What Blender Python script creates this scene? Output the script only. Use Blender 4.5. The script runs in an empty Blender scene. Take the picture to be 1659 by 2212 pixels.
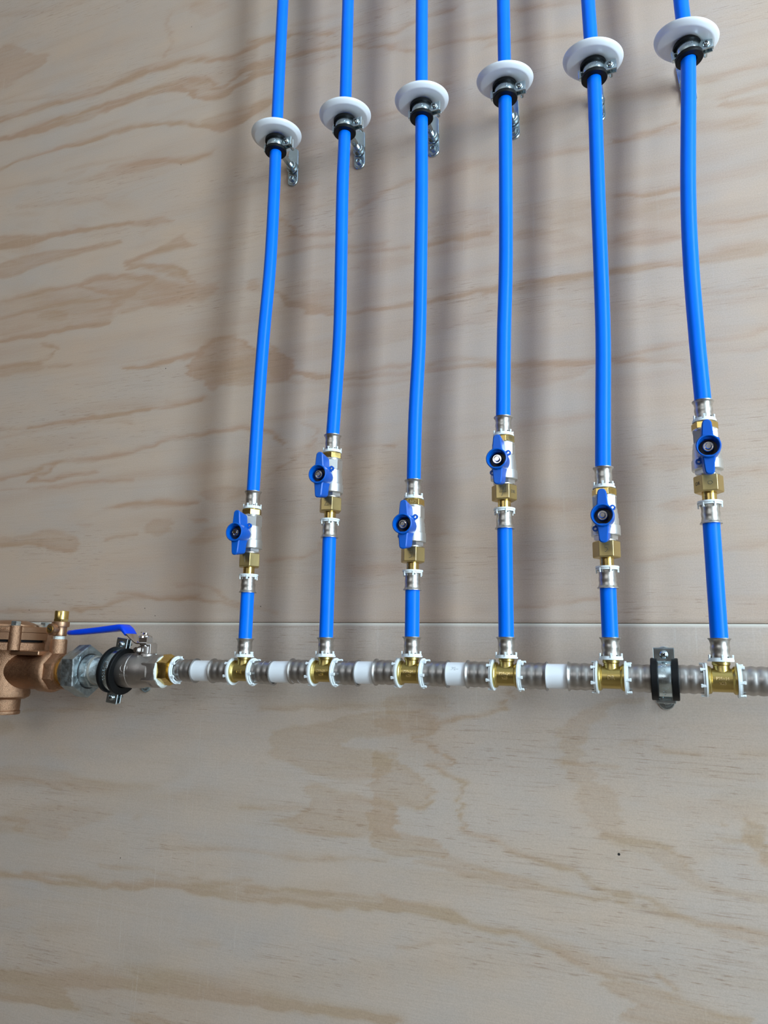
import bpy, math, random
import numpy as np
from mathutils import Vector, Matrix
random.seed(7); RNG = np.random.RandomState(7)
S = bpy.context.scene
COL = S.collection

# ------------------------------------------------------------------ camera
F_PX, W_PX, H_PX = 1570.0, 1659, 2212
_n = np.array([615.5, 319.0, F_PX]); _n /= np.linalg.norm(_n)        # wall normal seen from the lens (right, down, forward)
_h = np.array([-4127.0, 230.0, F_PX]); _h /= np.linalg.norm(_h)
_h = _h - _n * (_h @ _n); _h /= np.linalg.norm(_h)
_X = -_h; _Z = -np.cross(_n, _X)
CAMP = np.array([0.0, -0.825, 1.30])
right = Vector((_X[0], _n[0], _Z[0])); down = Vector((_X[1], _n[1], _Z[1])); fwd = Vector((_X[2], _n[2], _Z[2]))
cd = bpy.data.cameras.new('camera'); cam = bpy.data.objects.new('camera', cd); COL.objects.link(cam)
m = Matrix.Identity(4)
for r in range(3):
    m[r][0] = right[r]; m[r][1] = -down[r]; m[r][2] = -fwd[r]; m[r][3] = CAMP[r]
cam.matrix_world = m
cd.sensor_fit = 'VERTICAL'; cd.sensor_height = 36.0; cd.lens = 36.0 * F_PX / H_PX
cd.clip_start = 0.02
S.camera = cam
def P(px, py, s):
    """point at distance s in front of the wall on the sight line through a pixel of the photo"""
    a, b = px - W_PX / 2, py - H_PX / 2
    w = np.array([_X @ (a, b, F_PX), _n @ (a, b, F_PX), _Z @ (a, b, F_PX)])
    t = (-s - CAMP[1]) / w[1]
    return CAMP + t * w

# ------------------------------------------------------------------ world, light, exposure
S.view_settings.view_transform = 'Standard'; S.view_settings.look = 'None'
S.view_settings.gamma = 1; S.view_settings.use_curve_mapping = False
S.view_settings.exposure = 0.12
world = bpy.data.worlds.new('world'); S.world = world; world.use_nodes = True
bg = world.node_tree.nodes['Background']; bg.inputs[0].default_value = (0.80, 0.90, 1.0, 1); bg.inputs[1].default_value = 1.0
def area(name, loc, target, sx, sy, power, col):
    l = bpy.data.lights.new(name, 'AREA'); l.shape = 'RECTANGLE'; l.size = sx; l.size_y = sy
    l.energy = power; l.color = col
    o = bpy.data.objects.new(name, l); COL.objects.link(o); o.location = loc
    d = Vector(target) - Vector(loc)
    o.rotation_euler = d.to_track_quat('-Z', 'Y').to_euler()
    return o
XR, YF, XL, ZC = 1.42, -3.3, -2.9, 3.1                                # room planes: right, front (behind the camera), left, ceiling
W1 = (-1.26, -0.74, 0.90, 2.98)                                      # window_1 in the right wall: y0 y1 z0 z1
W2 = (-1.90, 0.20, 2.10, 3.00)                                        # added_window_2 in the front wall, added to brighten the upper left: x0 x1 z0 z1
W3 = (-2.95, -1.60, 0.25, 2.45)                                      # window_3 in the right wall, further back
area('daylight_window', (XR + 0.04, (W1[0]+W1[1])/2, (W1[2]+W1[3])/2), (0, (W1[0]+W1[1])/2, (W1[2]+W1[3])/2), W1[1]-W1[0], W1[3]-W1[2], 80.0, (0.67, 0.86, 1.0))
area('added_high_fill', ((W2[0]+W2[1])/2, YF - 0.04, (W2[2]+W2[3])/2), ((W2[0]+W2[1])/2, 0, (W2[2]+W2[3])/2), W2[1]-W2[0], W2[3]-W2[2], 8.0, (0.97, 0.98, 1.0))  # fill light added high behind the camera for the upper left
area('daylight_side', (XR + 0.04, (W3[0]+W3[1])/2, (W3[2]+W3[3])/2), (0, (W3[0]+W3[1])/2, (W3[2]+W3[3])/2), W3[1]-W3[0], W3[3]-W3[2], 12.0, (0.78, 0.91, 1.0))

# ------------------------------------------------------------------ materials
def mat(name, col, rough=0.5, metal=0.0, spec=0.5, bump=None, mottle=None, coat=0.0):
    M = bpy.data.materials.new(name); M.use_nodes = True; nt = M.node_tree; b = nt.nodes['Principled BSDF']
    b.inputs['Base Color'].default_value = (*col, 1); b.inputs['Roughness'].default_value = rough
    b.inputs['Metallic'].default_value = metal; b.inputs['Specular IOR Level'].default_value = spec
    if coat: b.inputs['Coat Weight'].default_value = coat; b.inputs['Coat Roughness'].default_value = 0.08
    tc = nt.nodes.new('ShaderNodeTexCoord')
    if mottle:
        sc, amt, ramt = mottle
        nz = nt.nodes.new('ShaderNodeTexNoise'); nz.inputs['Scale'].default_value = sc; nz.inputs['Detail'].default_value = 4
        nt.links.new(tc.outputs['Object'], nz.inputs['Vector'])
        mr = nt.nodes.new('ShaderNodeMapRange'); mr.inputs['From Min'].default_value = 0.3; mr.inputs['From Max'].default_value = 0.7
        mr.inputs['To Min'].default_value = 1 - amt; mr.inputs['To Max'].default_value = 1 + amt * 0.5
        nt.links.new(nz.outputs['Fac'], mr.inputs['Value'])
        mx = nt.nodes.new('ShaderNodeMix'); mx.data_type = 'RGBA'; mx.blend_type = 'MULTIPLY'; mx.inputs[0].default_value = 1
        mx.inputs[6].default_value = (*col, 1); nt.links.new(mr.outputs[0], mx.inputs[7]); nt.links.new(mx.outputs[2], b.inputs['Base Color'])
        m2 = nt.nodes.new('ShaderNodeMapRange'); m2.inputs['From Min'].default_value = 0.3; m2.inputs['From Max'].default_value = 0.7
        m2.inputs['To Min'].default_value = max(rough - ramt, 0.04); m2.inputs['To Max'].default_value = rough + ramt
        nt.links.new(nz.outputs['Fac'], m2.inputs['Value']); nt.links.new(m2.outputs[0], b.inputs['Roughness'])
    if bump:
        sc, st, dist = bump
        nz = nt.nodes.new('ShaderNodeTexNoise'); nz.inputs['Scale'].default_value = sc; nz.inputs['Detail'].default_value = 2
        nt.links.new(tc.outputs['Object'], nz.inputs['Vector'])
        bp = nt.nodes.new('ShaderNodeBump'); bp.inputs['Strength'].default_value = st; bp.inputs['Distance'].default_value = dist
        nt.links.new(nz.outputs['Fac'], bp.inputs['Height']); nt.links.new(bp.outputs[0], b.inputs['Normal'])
    return M
BLUE = mat('blue_pipe_plastic', (0.0, 0.170, 0.95), 0.36, spec=.16, mottle=(30, 0.05, 0.05))
HANDLE = mat('blue_handle_plastic', (0.0, 0.095, 0.48), 0.32, spec=.3, bump=(500, 0.1, 0.0005))
GRIP = mat('blue_vinyl_grip', (0.0, 0.055, 0.72), 0.25, spec=.35)
WHITE = mat('white_plastic', (0.80, 0.83, 0.86), 0.28)
WRING = mat('white_ring_plastic', (0.80, 0.86, 0.88), 0.4)
NICKEL = mat('pressed_stainless_steel', (0.60, 0.57, 0.52), 0.37, 1, mottle=(140, 0.25, 0.06), bump=(140, 0.12, 0.001))
HSLV = mat('satin_stainless_steel', (0.44, 0.42, 0.40), 0.40, 1, mottle=(90, 0.08, 0.03), bump=(120, 0.04, 0.001))
CAST = mat('nickel_plated_brass', (0.72, 0.73, 0.71), 0.38, 1, bump=(900, 0.15, 0.0003))
CASTD = mat('dull_nickel_plate', (0.47, 0.43, 0.40), 0.42, 1, bump=(900, 0.3, 0.0004), mottle=(60, 0.1, 0.05))
BRASS = mat('yellow_brass', (0.70, 0.50, 0.17), 0.26, 1, mottle=(80, 0.12, 0.06))
BRASSN = mat('sawn_brass_nut', (0.60, 0.46, 0.20), 0.36, 1, bump=(2500, 0.15, 0.0002), mottle=(70, 0.1, 0.04))
LETTER = mat('glint_pale_brass', (0.86, 0.70, 0.36), 0.3, 1)  # paler brass paints the glints on the raised letters
BRASSC = mat('forged_brass', (0.50, 0.38, 0.13), 0.34, 1, bump=(900, 0.25, 0.0003))
ZINC = mat('zinc_plated_steel', (0.56, 0.65, 0.68), 0.24, 1, mottle=(150, 0.07, 0.04))
CHROME = mat('chrome', (0.75, 0.74, 0.73), 0.09, 1)
RUBBER = mat('black_rubber', (0.004, 0.0045, 0.005), 0.5, spec=.22)
BRONZE = mat('cast_bronze', (0.45, 0.26, 0.155), 0.38, 1, bump=(1500, 0.75, 0.0008), mottle=(300, 0.2, 0.08))
BRONZES = mat('smooth_bronze', (0.47, 0.28, 0.17), 0.42, 1, bump=(900, 0.3, 0.0005))
GALV = mat('galvanised_iron', (0.40, 0.45, 0.46), 0.46, 1, mottle=(130, 0.3, 0.12), bump=(260, 0.6, 0.0012))
TAPE = mat('thread_sealing_tape', (0.75, 0.80, 0.76), 0.7, bump=(700, 0.8, 0.001))
TAPED = mat('old_sealing_tape', (0.36, 0.35, 0.31), 0.7, bump=(700, 0.8, 0.001))
DARK = mat('dark_recess', (0.01, 0.01, 0.011), 0.5)
GRAPH = mat('pencil_graphite', (0.09, 0.075, 0.05), 0.6)
INK = mat('grey_print_ink', (0.28, 0.30, 0.33), 0.6)
HOLE = mat('nail_hole_black', (0.012, 0.009, 0.008), 0.8)

# ------------------------------------------------------------------ mesh builder
class MB:
    def __init__(s): s.v = []; s.f = []
    def add(s, vs, fs):
        o = len(s.v); s.v += [tuple(map(float, p)) for p in vs]; s.f += [tuple(o + i for i in f) for f in fs]; return s
    def lathe(s, prof, org=(0, 0, 0), axis='Z', seg=48, ph=0.0, cap=True, sx=1.0):
        """prof: (distance along axis, radius)"""
        vs = []; n = len(prof)
        A = {'X': lambda t, a, b: (t, a, b), 'Y': lambda t, a, b: (b, t, a), 'Z': lambda t, a, b: (a, b, t)}[axis]
        for t, r in prof:
            for k in range(seg):
                g = 2 * math.pi * k / seg + ph
                p = A(t, r * math.cos(g) * sx, r * math.sin(g)); vs.append((p[0] + org[0], p[1] + org[1], p[2] + org[2]))
        fs = []
        for i in range(n - 1):
            for k in range(seg):
                k2 = (k + 1) % seg; fs.append((i*seg + k, i*seg + k2, (i+1)*seg + k2, (i+1)*seg + k))
        if cap:
            fs.append(tuple(range(seg))[::-1]); fs.append(tuple((n-1)*seg + k for k in range(seg)))
        return s.add(vs, fs)
    def ring(s, prof, org=(0, 0, 0), axis='Z', seg=48):
        """closed profile loop"""
        vs = []; n = len(prof)
        A = {'X': lambda t, a, b: (t, a, b), 'Y': lambda t, a, b: (b, t, a), 'Z': lambda t, a, b: (a, b, t)}[axis]
        for t, r in prof:
            for k in range(seg):
                g = 2 * math.pi * k / seg; p = A(t, r * math.cos(g), r * math.sin(g)); vs.append((p[0] + org[0], p[1] + org[1], p[2] + org[2]))
        fs = [(i*seg + k, i*seg + (k+1) % seg, ((i+1) % n)*seg + (k+1) % seg, ((i+1) % n)*seg + k) for i in range(n) for k in range(seg)]
        return s.add(vs, fs)
    def box(s, c, d, rot=None, ch=0.0):
        """box centred at c of size d; ch bevels every edge"""
        x, y, z = d[0]/2, d[1]/2, d[2]/2
        if ch <= 0:
            vs = [(i*x, j*y, k*z) for i in (-1, 1) for j in (-1, 1) for k in (-1, 1)]
            fs = [(0,1,3,2), (4,6,7,5), (0,4,5,1), (2,3,7,6), (0,2,6,4), (1,5,7,3)]
        else:
            vs = []; idx = {}
            for i in (-1, 1):
                for j in (-1, 1):
                    for k in (-1, 1):
                        idx[i,j,k] = len(vs); vs += [(i*x, j*(y-ch), k*(z-ch)), (i*(x-ch), j*y, k*(z-ch)), (i*(x-ch), j*(y-ch), k*z)]
            fs = []
            for i in (-1, 1):
                q = [idx[i,-1,-1], idx[i,1,-1], idx[i,1,1], idx[i,-1,1]]; fs.append(tuple(q if i > 0 else q[::-1]))
                q = [idx[-1,i,-1]+1, idx[1,i,-1]+1, idx[1,i,1]+1, idx[-1,i,1]+1]; fs.append(tuple(q[::-1] if i > 0 else q))
                q = [idx[-1,-1,i]+2, idx[1,-1,i]+2, idx[1,1,i]+2, idx[-1,1,i]+2]; fs.append(tuple(q if i > 0 else q[::-1]))
            for a in (-1, 1):
                for b in (-1, 1):
                    fs.append((idx[a,b,-1], idx[a,b,1], idx[a,b,1]+1, idx[a,b,-1]+1))
                    fs.append((idx[a,-1,b], idx[a,1,b], idx[a,1,b]+2, idx[a,-1,b]+2))
                    fs.append((idx[-1,a,b]+1, idx[1,a,b]+1, idx[1,a,b]+2, idx[-1,a,b]+2))
                    for c2 in (-1, 1): i0 = idx[a,b,c2]; fs.append((i0, i0+1, i0+2))
        if rot is not None: vs = [tuple(rot @ Vector(p)) for p in vs]
        return s.add([(p[0]+c[0], p[1]+c[1], p[2]+c[2]) for p in vs], fs)
    def tube(s, pts, rad, seg=32, cap=True):
        pts = [Vector(p) for p in pts]; n = len(pts); rads = rad if isinstance(rad, (list, tuple)) else [rad]*n
        vs = []; up = None
        for i, p in enumerate(pts):
            t = (pts[min(i+1, n-1)] - pts[max(i-1, 0)]).normalized()
            if up is None: up = t.orthogonal().normalized()
            up = (up - t * up.dot(t)).normalized(); b = t.cross(up)
            for k in range(seg):
                g = 2*math.pi*k/seg; vs.append(tuple(p + (up*math.cos(g) + b*math.sin(g)) * rads[i]))
        fs = [(i*seg + k, i*seg + (k+1) % seg, (i+1)*seg + (k+1) % seg, (i+1)*seg + k) for i in range(n-1) for k in range(seg)]
        if cap: fs.append(tuple(range(seg))[::-1]); fs.append(tuple((n-1)*seg + k for k in range(seg)))
        return s.add(vs, fs)
    def prism(s, poly, a0, a1, plane='XZ', ch=0.0, off=(0, 0, 0), top=None):
        """polygon in a plane extruded along the third axis from a0 to a1, chamfered at a1 (optionally its own outline there)"""
        n = len(poly); cx = sum(p[0] for p in poly)/n; cy = sum(p[1] for p in poly)/n
        def ins(pl, d):
            out = []
            for i in range(n):
                (ax, ay), (bx, by), (ex, ey) = pl[i-1], pl[i], pl[(i+1) % n]
                e1 = Vector((bx-ax, by-ay)); e2 = Vector((ex-bx, ey-by))
                if e1.length < 1e-9 or e2.length < 1e-9: out.append((bx, by)); continue
                n1 = Vector((-e1.y, e1.x)).normalized(); n2 = Vector((-e2.y, e2.x)).normalized(); q = (n1 + n2)
                q = q / max(q.length_squared, 0.3) * 2 * d; out.append((bx + q.x, by + q.y))
            return out
        area2 = sum(poly[i-1][0]*poly[i][1] - poly[i][0]*poly[i-1][1] for i in range(n)); sg = 1 if area2 > 0 else -1
        tp = top or poly
        levels = [(a0, poly), (a1 - math.copysign(ch, a1 - a0), tp)]
        if ch > 0: levels.append((a1, ins(tp, ch * sg)))
        M = {'XZ': lambda u, v, w: (u, w, v), 'XY': lambda u, v, w: (u, v, w), 'YZ': lambda u, v, w: (w, u, v)}[plane]
        vs = [tuple(np.add(M(u, v, a), off)) for a, pl in levels for u, v in pl]; L = len(levels)
        fs = [(i*n + k, i*n + (k+1) % n, (i+1)*n + (k+1) % n, (i+1)*n + k) for i in range(L-1) for k in range(n)]
        fs.append(tuple(range(n))[::-1]); fs.append(tuple((L-1)*n + k for k in range(n)))
        return s.add(vs, fs)
    def sphere(s, c, r, seg=20, rings=10, sc=(1, 1, 1)):
        vs = [(c[0], c[1], c[2] + r*sc[2])]
        for i in range(1, rings):
            a = math.pi*i/rings
            for k in range(seg):
                g = 2*math.pi*k/seg; vs.append((c[0]+r*sc[0]*math.sin(a)*math.cos(g), c[1]+r*sc[1]*math.sin(a)*math.sin(g), c[2]+r*sc[2]*math.cos(a)))
        vs.append((c[0], c[1], c[2] - r*sc[2])); fs = []
        for k in range(seg): fs.append((0, 1+k, 1+(k+1) % seg))
        for i in range(rings-2):
            for k in range(seg): a = 1+i*seg; fs.append((a+k, a+seg+k, a+seg+(k+1) % seg, a+(k+1) % seg))
        l = len(vs)-1; a = 1+(rings-2)*seg
        for k in range(seg): fs.append((l, a+(k+1) % seg, a+k))
        return s.add(vs, fs)
    def build(s, name, mt, parent=None, loc=(0, 0, 0), ang=35, bev=0):
        me = bpy.data.meshes.new(name); me.from_pydata(s.v, [], s.f)
        import bmesh
        b = bmesh.new(); b.from_mesh(me); bmesh.ops.recalc_face_normals(b, faces=b.faces); b.to_mesh(me); b.free()
        me.shade_smooth(); me.set_sharp_from_angle(angle=math.radians(ang))
        me.materials.append(mt)
        o = bpy.data.objects.new(name, me); COL.objects.link(o); o.location = loc
        if parent: o.parent = parent
        if bev:
            bm_ = o.modifiers.new('bevel', 'BEVEL'); bm_.width = bev; bm_.segments = 3; bm_.limit_method = 'ANGLE'; bm_.angle_limit = math.radians(40); bm_.harden_normals = True
        return o
def tag(o, label=None, cat=None, group=None, kind=None):
    if label: o['label'] = label
    if cat: o['category'] = cat
    if group: o['group'] = group
    if kind: o['kind'] = kind
    return o
def thing(name, label, cat, loc, rot=(0, 0, 0), group=None):
    o = bpy.data.objects.new(name, None); COL.objects.link(o); o.location = loc; o.rotation_euler = rot; o.empty_display_size = 0.01
    return tag(o, label, cat, group)
def copy_tree(o, parent=None):
    c = o.copy(); COL.objects.link(c)
    if parent: c.parent = parent
    for ch in list(o.children): copy_tree(ch, c)
    return c
def text_geo(s, size, extr, fn, bold=False):
    """glyphs as a closed mesh, mapped point by point through fn(u, v, w)"""
    cu = bpy.data.curves.new('t', 'FONT'); cu.body = s; cu.size = size; cu.extrude = extr; cu.align_x = 'CENTER'; cu.align_y = 'CENTER'
    cu.resolution_u = 3
    if bold: cu.offset = size * 0.025
    to = bpy.data.objects.new('t', cu); COL.objects.link(to)
    dg = bpy.context.evaluated_depsgraph_get(); dg.update()
    me = bpy.data.meshes.new_from_object(to.evaluated_get(dg))
    vs = [fn(*v.co) for v in me.vertices]; fs = [tuple(p.vertices) for p in me.polygons]
    bpy.data.objects.remove(to); bpy.data.curves.remove(cu); bpy.data.meshes.remove(me)
    return MB().add(vs, fs)
mm = 0.001
def pr(*a): return [(t*mm, r*mm) for t, r in a]

# ------------------------------------------------------------------ plywood: pine figure traced on the sheets, in wall coordinates
def vnoise(x, y, seed):
    r = np.random.RandomState(seed); T = r.rand(256, 256)
    xi = np.floor(x).astype(int); yi = np.floor(y).astype(int); fx = x - xi; fy = y - yi
    fx = fx*fx*(3-2*fx); fy = fy*fy*(3-2*fy)
    g = lambda i, j: T[(xi+i) % 256, (yi+j) % 256]
    return (g(0,0)*(1-fx)*(1-fy) + g(1,0)*fx*(1-fy) + g(0,1)*(1-fx)*fy + g(1,1)*fx*fy)
Z1 = (0, 0, 2.765); Z2 = (0, 440, 2.765); Z3 = (0, 880, 2.765); Z4 = (540, 0, 2.458); Z5 = (1059, 0, 2.458); Z6 = (540, 700, 1.4826)
Z7 = (0, 1500, 1.9988); Z8 = (829, 1500, 1.9988)
# ('L', frame, half width mm, strength, points) a latewood line ; ('F', frame, edge mm, strength, points) a filled figure
FIG_UP = [
 ('L',Z1,4.5,.85,[(-30,730),(0,720),(170,680),(350,620),(520,580),(700,510),(850,440),(1000,400),(1150,360),(1300,360),(1390,350),(1480,290),(1600,250),(1700,235)]),
 ('L',Z1,3,.7,[(-30,840),(0,830),(130,800),(200,755),(330,715),(430,700),(560,660),(680,610),(830,560),(950,510),(1080,480),(1250,480)]),
 ('L',Z1,3,.7,[(-30,845),(0,840),(230,780),(400,740),(540,710),(640,660),(760,610),(900,560),(1070,520),(1130,550),(1200,600),(1330,580),(1450,500),(1560,450),(1700,415)]),
 ('F',Z1,6,.38,[(0,835),(200,760),(430,705),(680,612),(950,512),(1080,482),(1250,480),(1260,540),(1420,520),(1520,410),(1700,370),(1700,415),(1450,500),(1330,600),(1200,600),(1130,550),(1070,520),(900,560),(640,660),(400,740)]),
 ('L',Z1,3,.65,[(1250,480),(1265,530),(1350,530),(1420,450),(1520,410),(1700,365)]),
 ('L',Z1,3,.75,[(-30,1030),(0,1020),(100,960),(200,930),(400,880),(520,850),(700,790),(850,750),(1000,740),(1180,745),(1300,780),(1400,765),(1500,700),(1640,600)]),
 ('F',Z1,9,.55,[(1180,740),(1260,700),(1400,650),(1550,600),(1700,580),(1600,640),(1500,700),(1400,765),(1300,780)]),
 ('F',Z1,8,.32,[(150,960),(400,850),(620,800),(850,745),(700,795),(520,855),(200,935)]),
 ('F',Z1,8,.45,[(-30,270),(100,265),(180,330),(320,320),(240,400),(130,450),(40,530),(-30,535)]),
 ('F',Z1,10,.35,[(380,1090),(600,1040),(850,970),(1280,900),(1250,940),(1000,990),(700,1060),(450,1100)]),
 ('L',Z1,3,.5,[(650,1010),(800,985),(940,965),(1100,975),(1280,900)]),
 ('F',Z1,10,.3,[(100,1220),(380,1195),(640,1150),(640,1190),(400,1230),(120,1250)]),
 ('F',Z1,12,.3,[(1120,0),(1400,0),(1330,60),(1180,110)]),
 ('L',Z1,4,.3,[(1020,90),(1010,200),(1000,340)]),
 ('L',Z1,3,.3,[(0,620),(200,600),(450,560),(600,520)]),('L',Z1,3,.3,[(380,1030),(560,990),(800,940)]),
 ('L',Z1,3,.3,[(0,1130),(200,1090),(420,1060),(500,1030)]),('L',Z1,4,.25,[(0,100),(300,60),(500,20)]),
 ('F',Z2,7,.55,[(-30,190),(180,185),(400,165),(660,120),(780,110),(1000,80),(1040,110),(850,135),(650,145),(450,175),(200,235),(-30,280)]),
 ('L',Z2,2.5,.5,[(-30,275),(200,235),(420,175),(650,140),(780,112)]),
 ('F',Z2,6,.6,[(-30,355),(200,300),(420,270),(600,235),(730,215),(730,245),(600,270),(400,330),(250,370),(-30,465)]),
 ('F',Z2,7,.45,[(740,350),(900,300),(1000,230),(1100,180),(1110,220),(1160,250),(1000,290),(830,350),(1000,370),(1080,390),(1120,450),(1000,430),(920,400),(780,380)]),
 ('L',Z2,2.5,.45,[(760,370),(900,310),(1050,250),(1160,250)]),('L',Z2,2.5,.45,[(780,380),(930,385),(1040,375),(1090,430),(1150,465)]),
 ('F',Z2,14,.42,[(-30,575),(200,520),(480,480),(520,430),(700,415),(920,450),(1150,490),(1300,470),(1290,560),(1100,600),(900,640),(870,560),(700,600),(680,690),(500,740),(300,780),(-30,840)]),
 ('L',Z2,3,.6,[(490,490),(540,450),(700,425),(900,445),(920,470),(790,545),(700,540),(530,515),(490,490)]),
 ('L',Z2,3,.5,[(-30,590),(200,540),(480,485)]),('L',Z2,3,.45,[(0,690),(180,640),(360,600),(520,585),(700,570)]),
 ('F',Z2,9,.35,[(220,670),(300,640),(400,650),(400,690),(280,705)]),
 ('L',Z2,2.5,.55,[(680,590),(790,545)]),('L',Z2,2.5,.5,[(720,650),(900,610),(1050,570),(1150,540)]),
 ('L',Z2,2,.95,[(-30,820),(120,800),(300,772),(420,752),(540,735),(660,710)]),
 ('L',Z2,2.5,.5,[(250,845),(320,865),(330,890),(285,930),(200,955),(-30,975)]),
 ('F',Z2,9,.38,[(-30,960),(200,945),(280,940),(250,990),(100,1010),(-30,1040)]),
 ('L',Z2,2,.45,[(280,975),(420,965)]),
 ('L',Z2,2.8,.8,[(750,990),(900,970),(1060,930),(1180,905)]),
 ('F',Z2,5,.6,[(1210,850),(1300,800),(1380,785),(1450,800),(1530,860),(1600,890),(1720,950),(1740,1060),(1550,1070),(1400,1100),(1320,1090),(1250,1130),(1200,1060),(1120,1040),(1100,960),(1190,905)]),
 ('L',Z2,2.5,.5,[(1190,905),(1210,850),(1300,800),(1380,782),(1450,808),(1530,868),(1650,930)]),
 ('L',Z2,2.5,.65,[(180,1335),(430,1300),(700,1270),(900,1225),(1080,1190),(1200,1160)]),
 ('F',Z2,9,.25,[(950,1170),(1200,1140),(1280,1160),(1050,1210)]),
 ('L',Z3,2.2,.45,[(-30,135),(200,120),(400,85),(700,60),(900,20)]),('L',Z3,2.2,.4,[(-30,175),(200,150),(420,105),(800,85)]),
 ('L',Z3,2.6,.75,[(-30,435),(150,400),(350,330),(600,300),(700,285),(900,240),(1050,190),(1200,180),(1350,140),(1500,130),(1620,150),(1700,220)]),
 ('L',Z3,2.5,.7,[(170,440),(230,400),(300,385),(340,345)]),('L',Z3,2.5,.6,[(170,442),(300,435),(420,410),(560,400)]),
 ('L',Z3,2,.4,[(0,500),(300,470),(800,440)]),
 ('F',Z3,7,.45,[(1200,500),(1350,470),(1520,460),(1520,520),(1220,580)]),
 ('F',Z3,7,.42,[(560,595),(850,555),(1160,560),(1150,580),(870,605)]),
 ('L',Z3,2.5,.5,[(700,590),(850,565),(1160,570)]),
 ('F',Z3,8,.45,[(-30,775),(120,765),(250,725),(380,740),(480,800),(450,860),(330,850),(200,810),(-30,825)]),
 ('L',Z3,2.2,.5,[(-30,825),(200,805),(330,845),(450,865)]),
 ('F',Z3,7,.4,[(850,690),(1000,670),(1020,740),(900,790)]),('F',Z3,7,.42,[(1110,830),(1200,750),(1280,700),(1400,690),(1400,780),(1250,820)]),
 ('F',Z3,6,.45,[(1120,670),(1230,655),(1240,690),(1140,695)]),('F',Z3,7,.35,[(460,690),(540,685),(560,705),(480,715)]),
 ('L',Z3,2,.6,[(620,795),(820,762)]),
 ('L',Z3,2,.45,[(1050,1060),(1160,1050),(1300,1100),(1380,1160),(1450,1180),(1659,1230)]),
 ('L',Z3,2.4,.6,[(420,1215),(540,1210),(680,1170),(800,1140),(1100,1135),(1350,1170),(1430,1205)]),
 ('L',Z3,2.4,.5,[(720,1110),(860,1130),(1000,1135),(1180,1130)]),('L',Z3,2.4,.45,[(0,1232),(200,1232),(480,1220)]),
 ('L',Z4,3,.6,[(-20,220),(120,210),(250,195),(430,185)]),('L',Z4,3,.35,[(220,150),(350,120),(480,90)]),
 ('L',Z4,3.5,.6,[(540,215),(680,185),(760,190),(860,130),(960,80),(1080,50)]),
 ('L',Z4,3,.55,[(-20,370),(150,320),(300,280),(500,235),(700,240),(850,280),(960,240),(1100,215),(1340,190)]),
 ('F',Z4,10,.3,[(-20,560),(60,540),(130,470),(110,600),(20,620)]),
 ('F',Z4,9,.45,[(900,500),(960,460),(1040,425),(1080,425),(1060,480),(1000,540),(940,560)]),
 ('F',Z4,10,.3,[(230,330),(460,270),(480,300),(250,360)]),('F',Z4,12,.3,[(200,640),(320,600),(420,590),(400,640),(250,700)]),
 ('L',Z4,3,.4,[(560,640),(720,610),(860,560)]),
 ('F',Z4,13,.35,[(950,930),(1100,860),(1330,820),(1330,870),(1130,900),(970,980)]),
 ('L',Z4,3.5,.4,[(540,1140),(650,1060),(800,980),(870,960)]),
 ('F',Z4,12,.35,[(140,1070),(200,1010),(330,940),(350,980),(250,1020),(180,1070)]),
 ('L',Z4,3,.6,[(130,1165),(200,1180),(210,1240),(300,1262),(420,1250),(520,1240)]),
 ('F',Z4,11,.3,[(130,1165),(200,1180),(210,1240),(330,1262),(300,1320),(100,1330)]),
 ('L',Z4,3,.5,[(160,1370),(300,1330),(450,1310),(700,1300)]),('L',Z4,3,.45,[(520,1345),(700,1330),(860,1310)]),
 ('F',Z4,13,.35,[(950,1150),(1300,1080),(1320,1230),(1150,1260),(950,1290)]),
 ('L',Z4,2.5,.7,[(930,1310),(1100,1262),(1260,1245)]),
 ('F',Z4,9,.4,[(-20,1490),(30,1490),(60,1560),(-20,1560)]),
 ('L',Z4,3,.7,[(140,1560),(200,1620),(350,1655),(500,1670),(700,1640),(870,1625),(1050,1590),(1180,1550),(1320,1535)]),
 ('F',Z4,11,.3,[(150,1570),(230,1500),(400,1470),(480,1560),(500,1670),(350,1655),(200,1620)]),
 ('F',Z4,12,.28,[(540,1400),(860,1350),(860,1430),(560,1450)]),
 ('F',Z4,6,.55,[(80,1860),(180,1905),(215,1950),(245,1995),(160,2000),(80,1975)]),
 ('L',Z4,2.5,.6,[(90,1870),(180,1905),(215,1950),(240,1995),(350,2010),(500,1990),(700,1960),(860,1935)]),
 ('L',Z4,2.5,.4,[(60,2040),(200,2030),(430,2050),(700,2040),(860,2000)]),
 ('L',Z4,2.5,.6,[(930,1950),(1000,1920),(1150,1905),(1320,1930)]),
 ('L',Z5,3,.35,[(120,60),(300,30),(480,10)]),('L',Z5,3.5,.45,[(-20,240),(200,210),(400,190),(500,190)]),
 ('F',Z5,14,.42,[(110,620),(330,520),(500,480),(520,540),(330,590),(150,680)]),
 ('F',Z5,14,.36,[(610,500),(800,470),(1000,440),(1000,540),(800,520),(620,560)]),
 ('L',Z5,4,.45,[(1080,440),(1200,410),(1350,360),(1480,340)]),
 ('L',Z5,4,.4,[(1480,450),(1300,490),(1220,520),(1260,560),(1480,540)]),
 ('F',Z5,16,.4,[(-20,880),(120,850),(300,790),(500,760),(510,800),(300,830),(100,880),(-20,930)]),
 ('F',Z5,14,.42,[(600,760),(720,720),(1000,655),(1090,640),(1480,600),(1480,660),(1100,700),(1000,700),(700,760)]),
 ('L',Z5,2.5,.55,[(620,760),(760,745),(1000,650)]),('L',Z5,2,.6,[(640,1050),(860,1030),(1010,1008)]),
 ('F',Z5,12,.28,[(120,1110),(400,1060),(540,1060),(540,1160),(300,1180),(120,1150)]),
 ('F',Z5,10,.3,[(620,1080),(1010,1030),(1010,1180),(640,1160)]),
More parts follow.
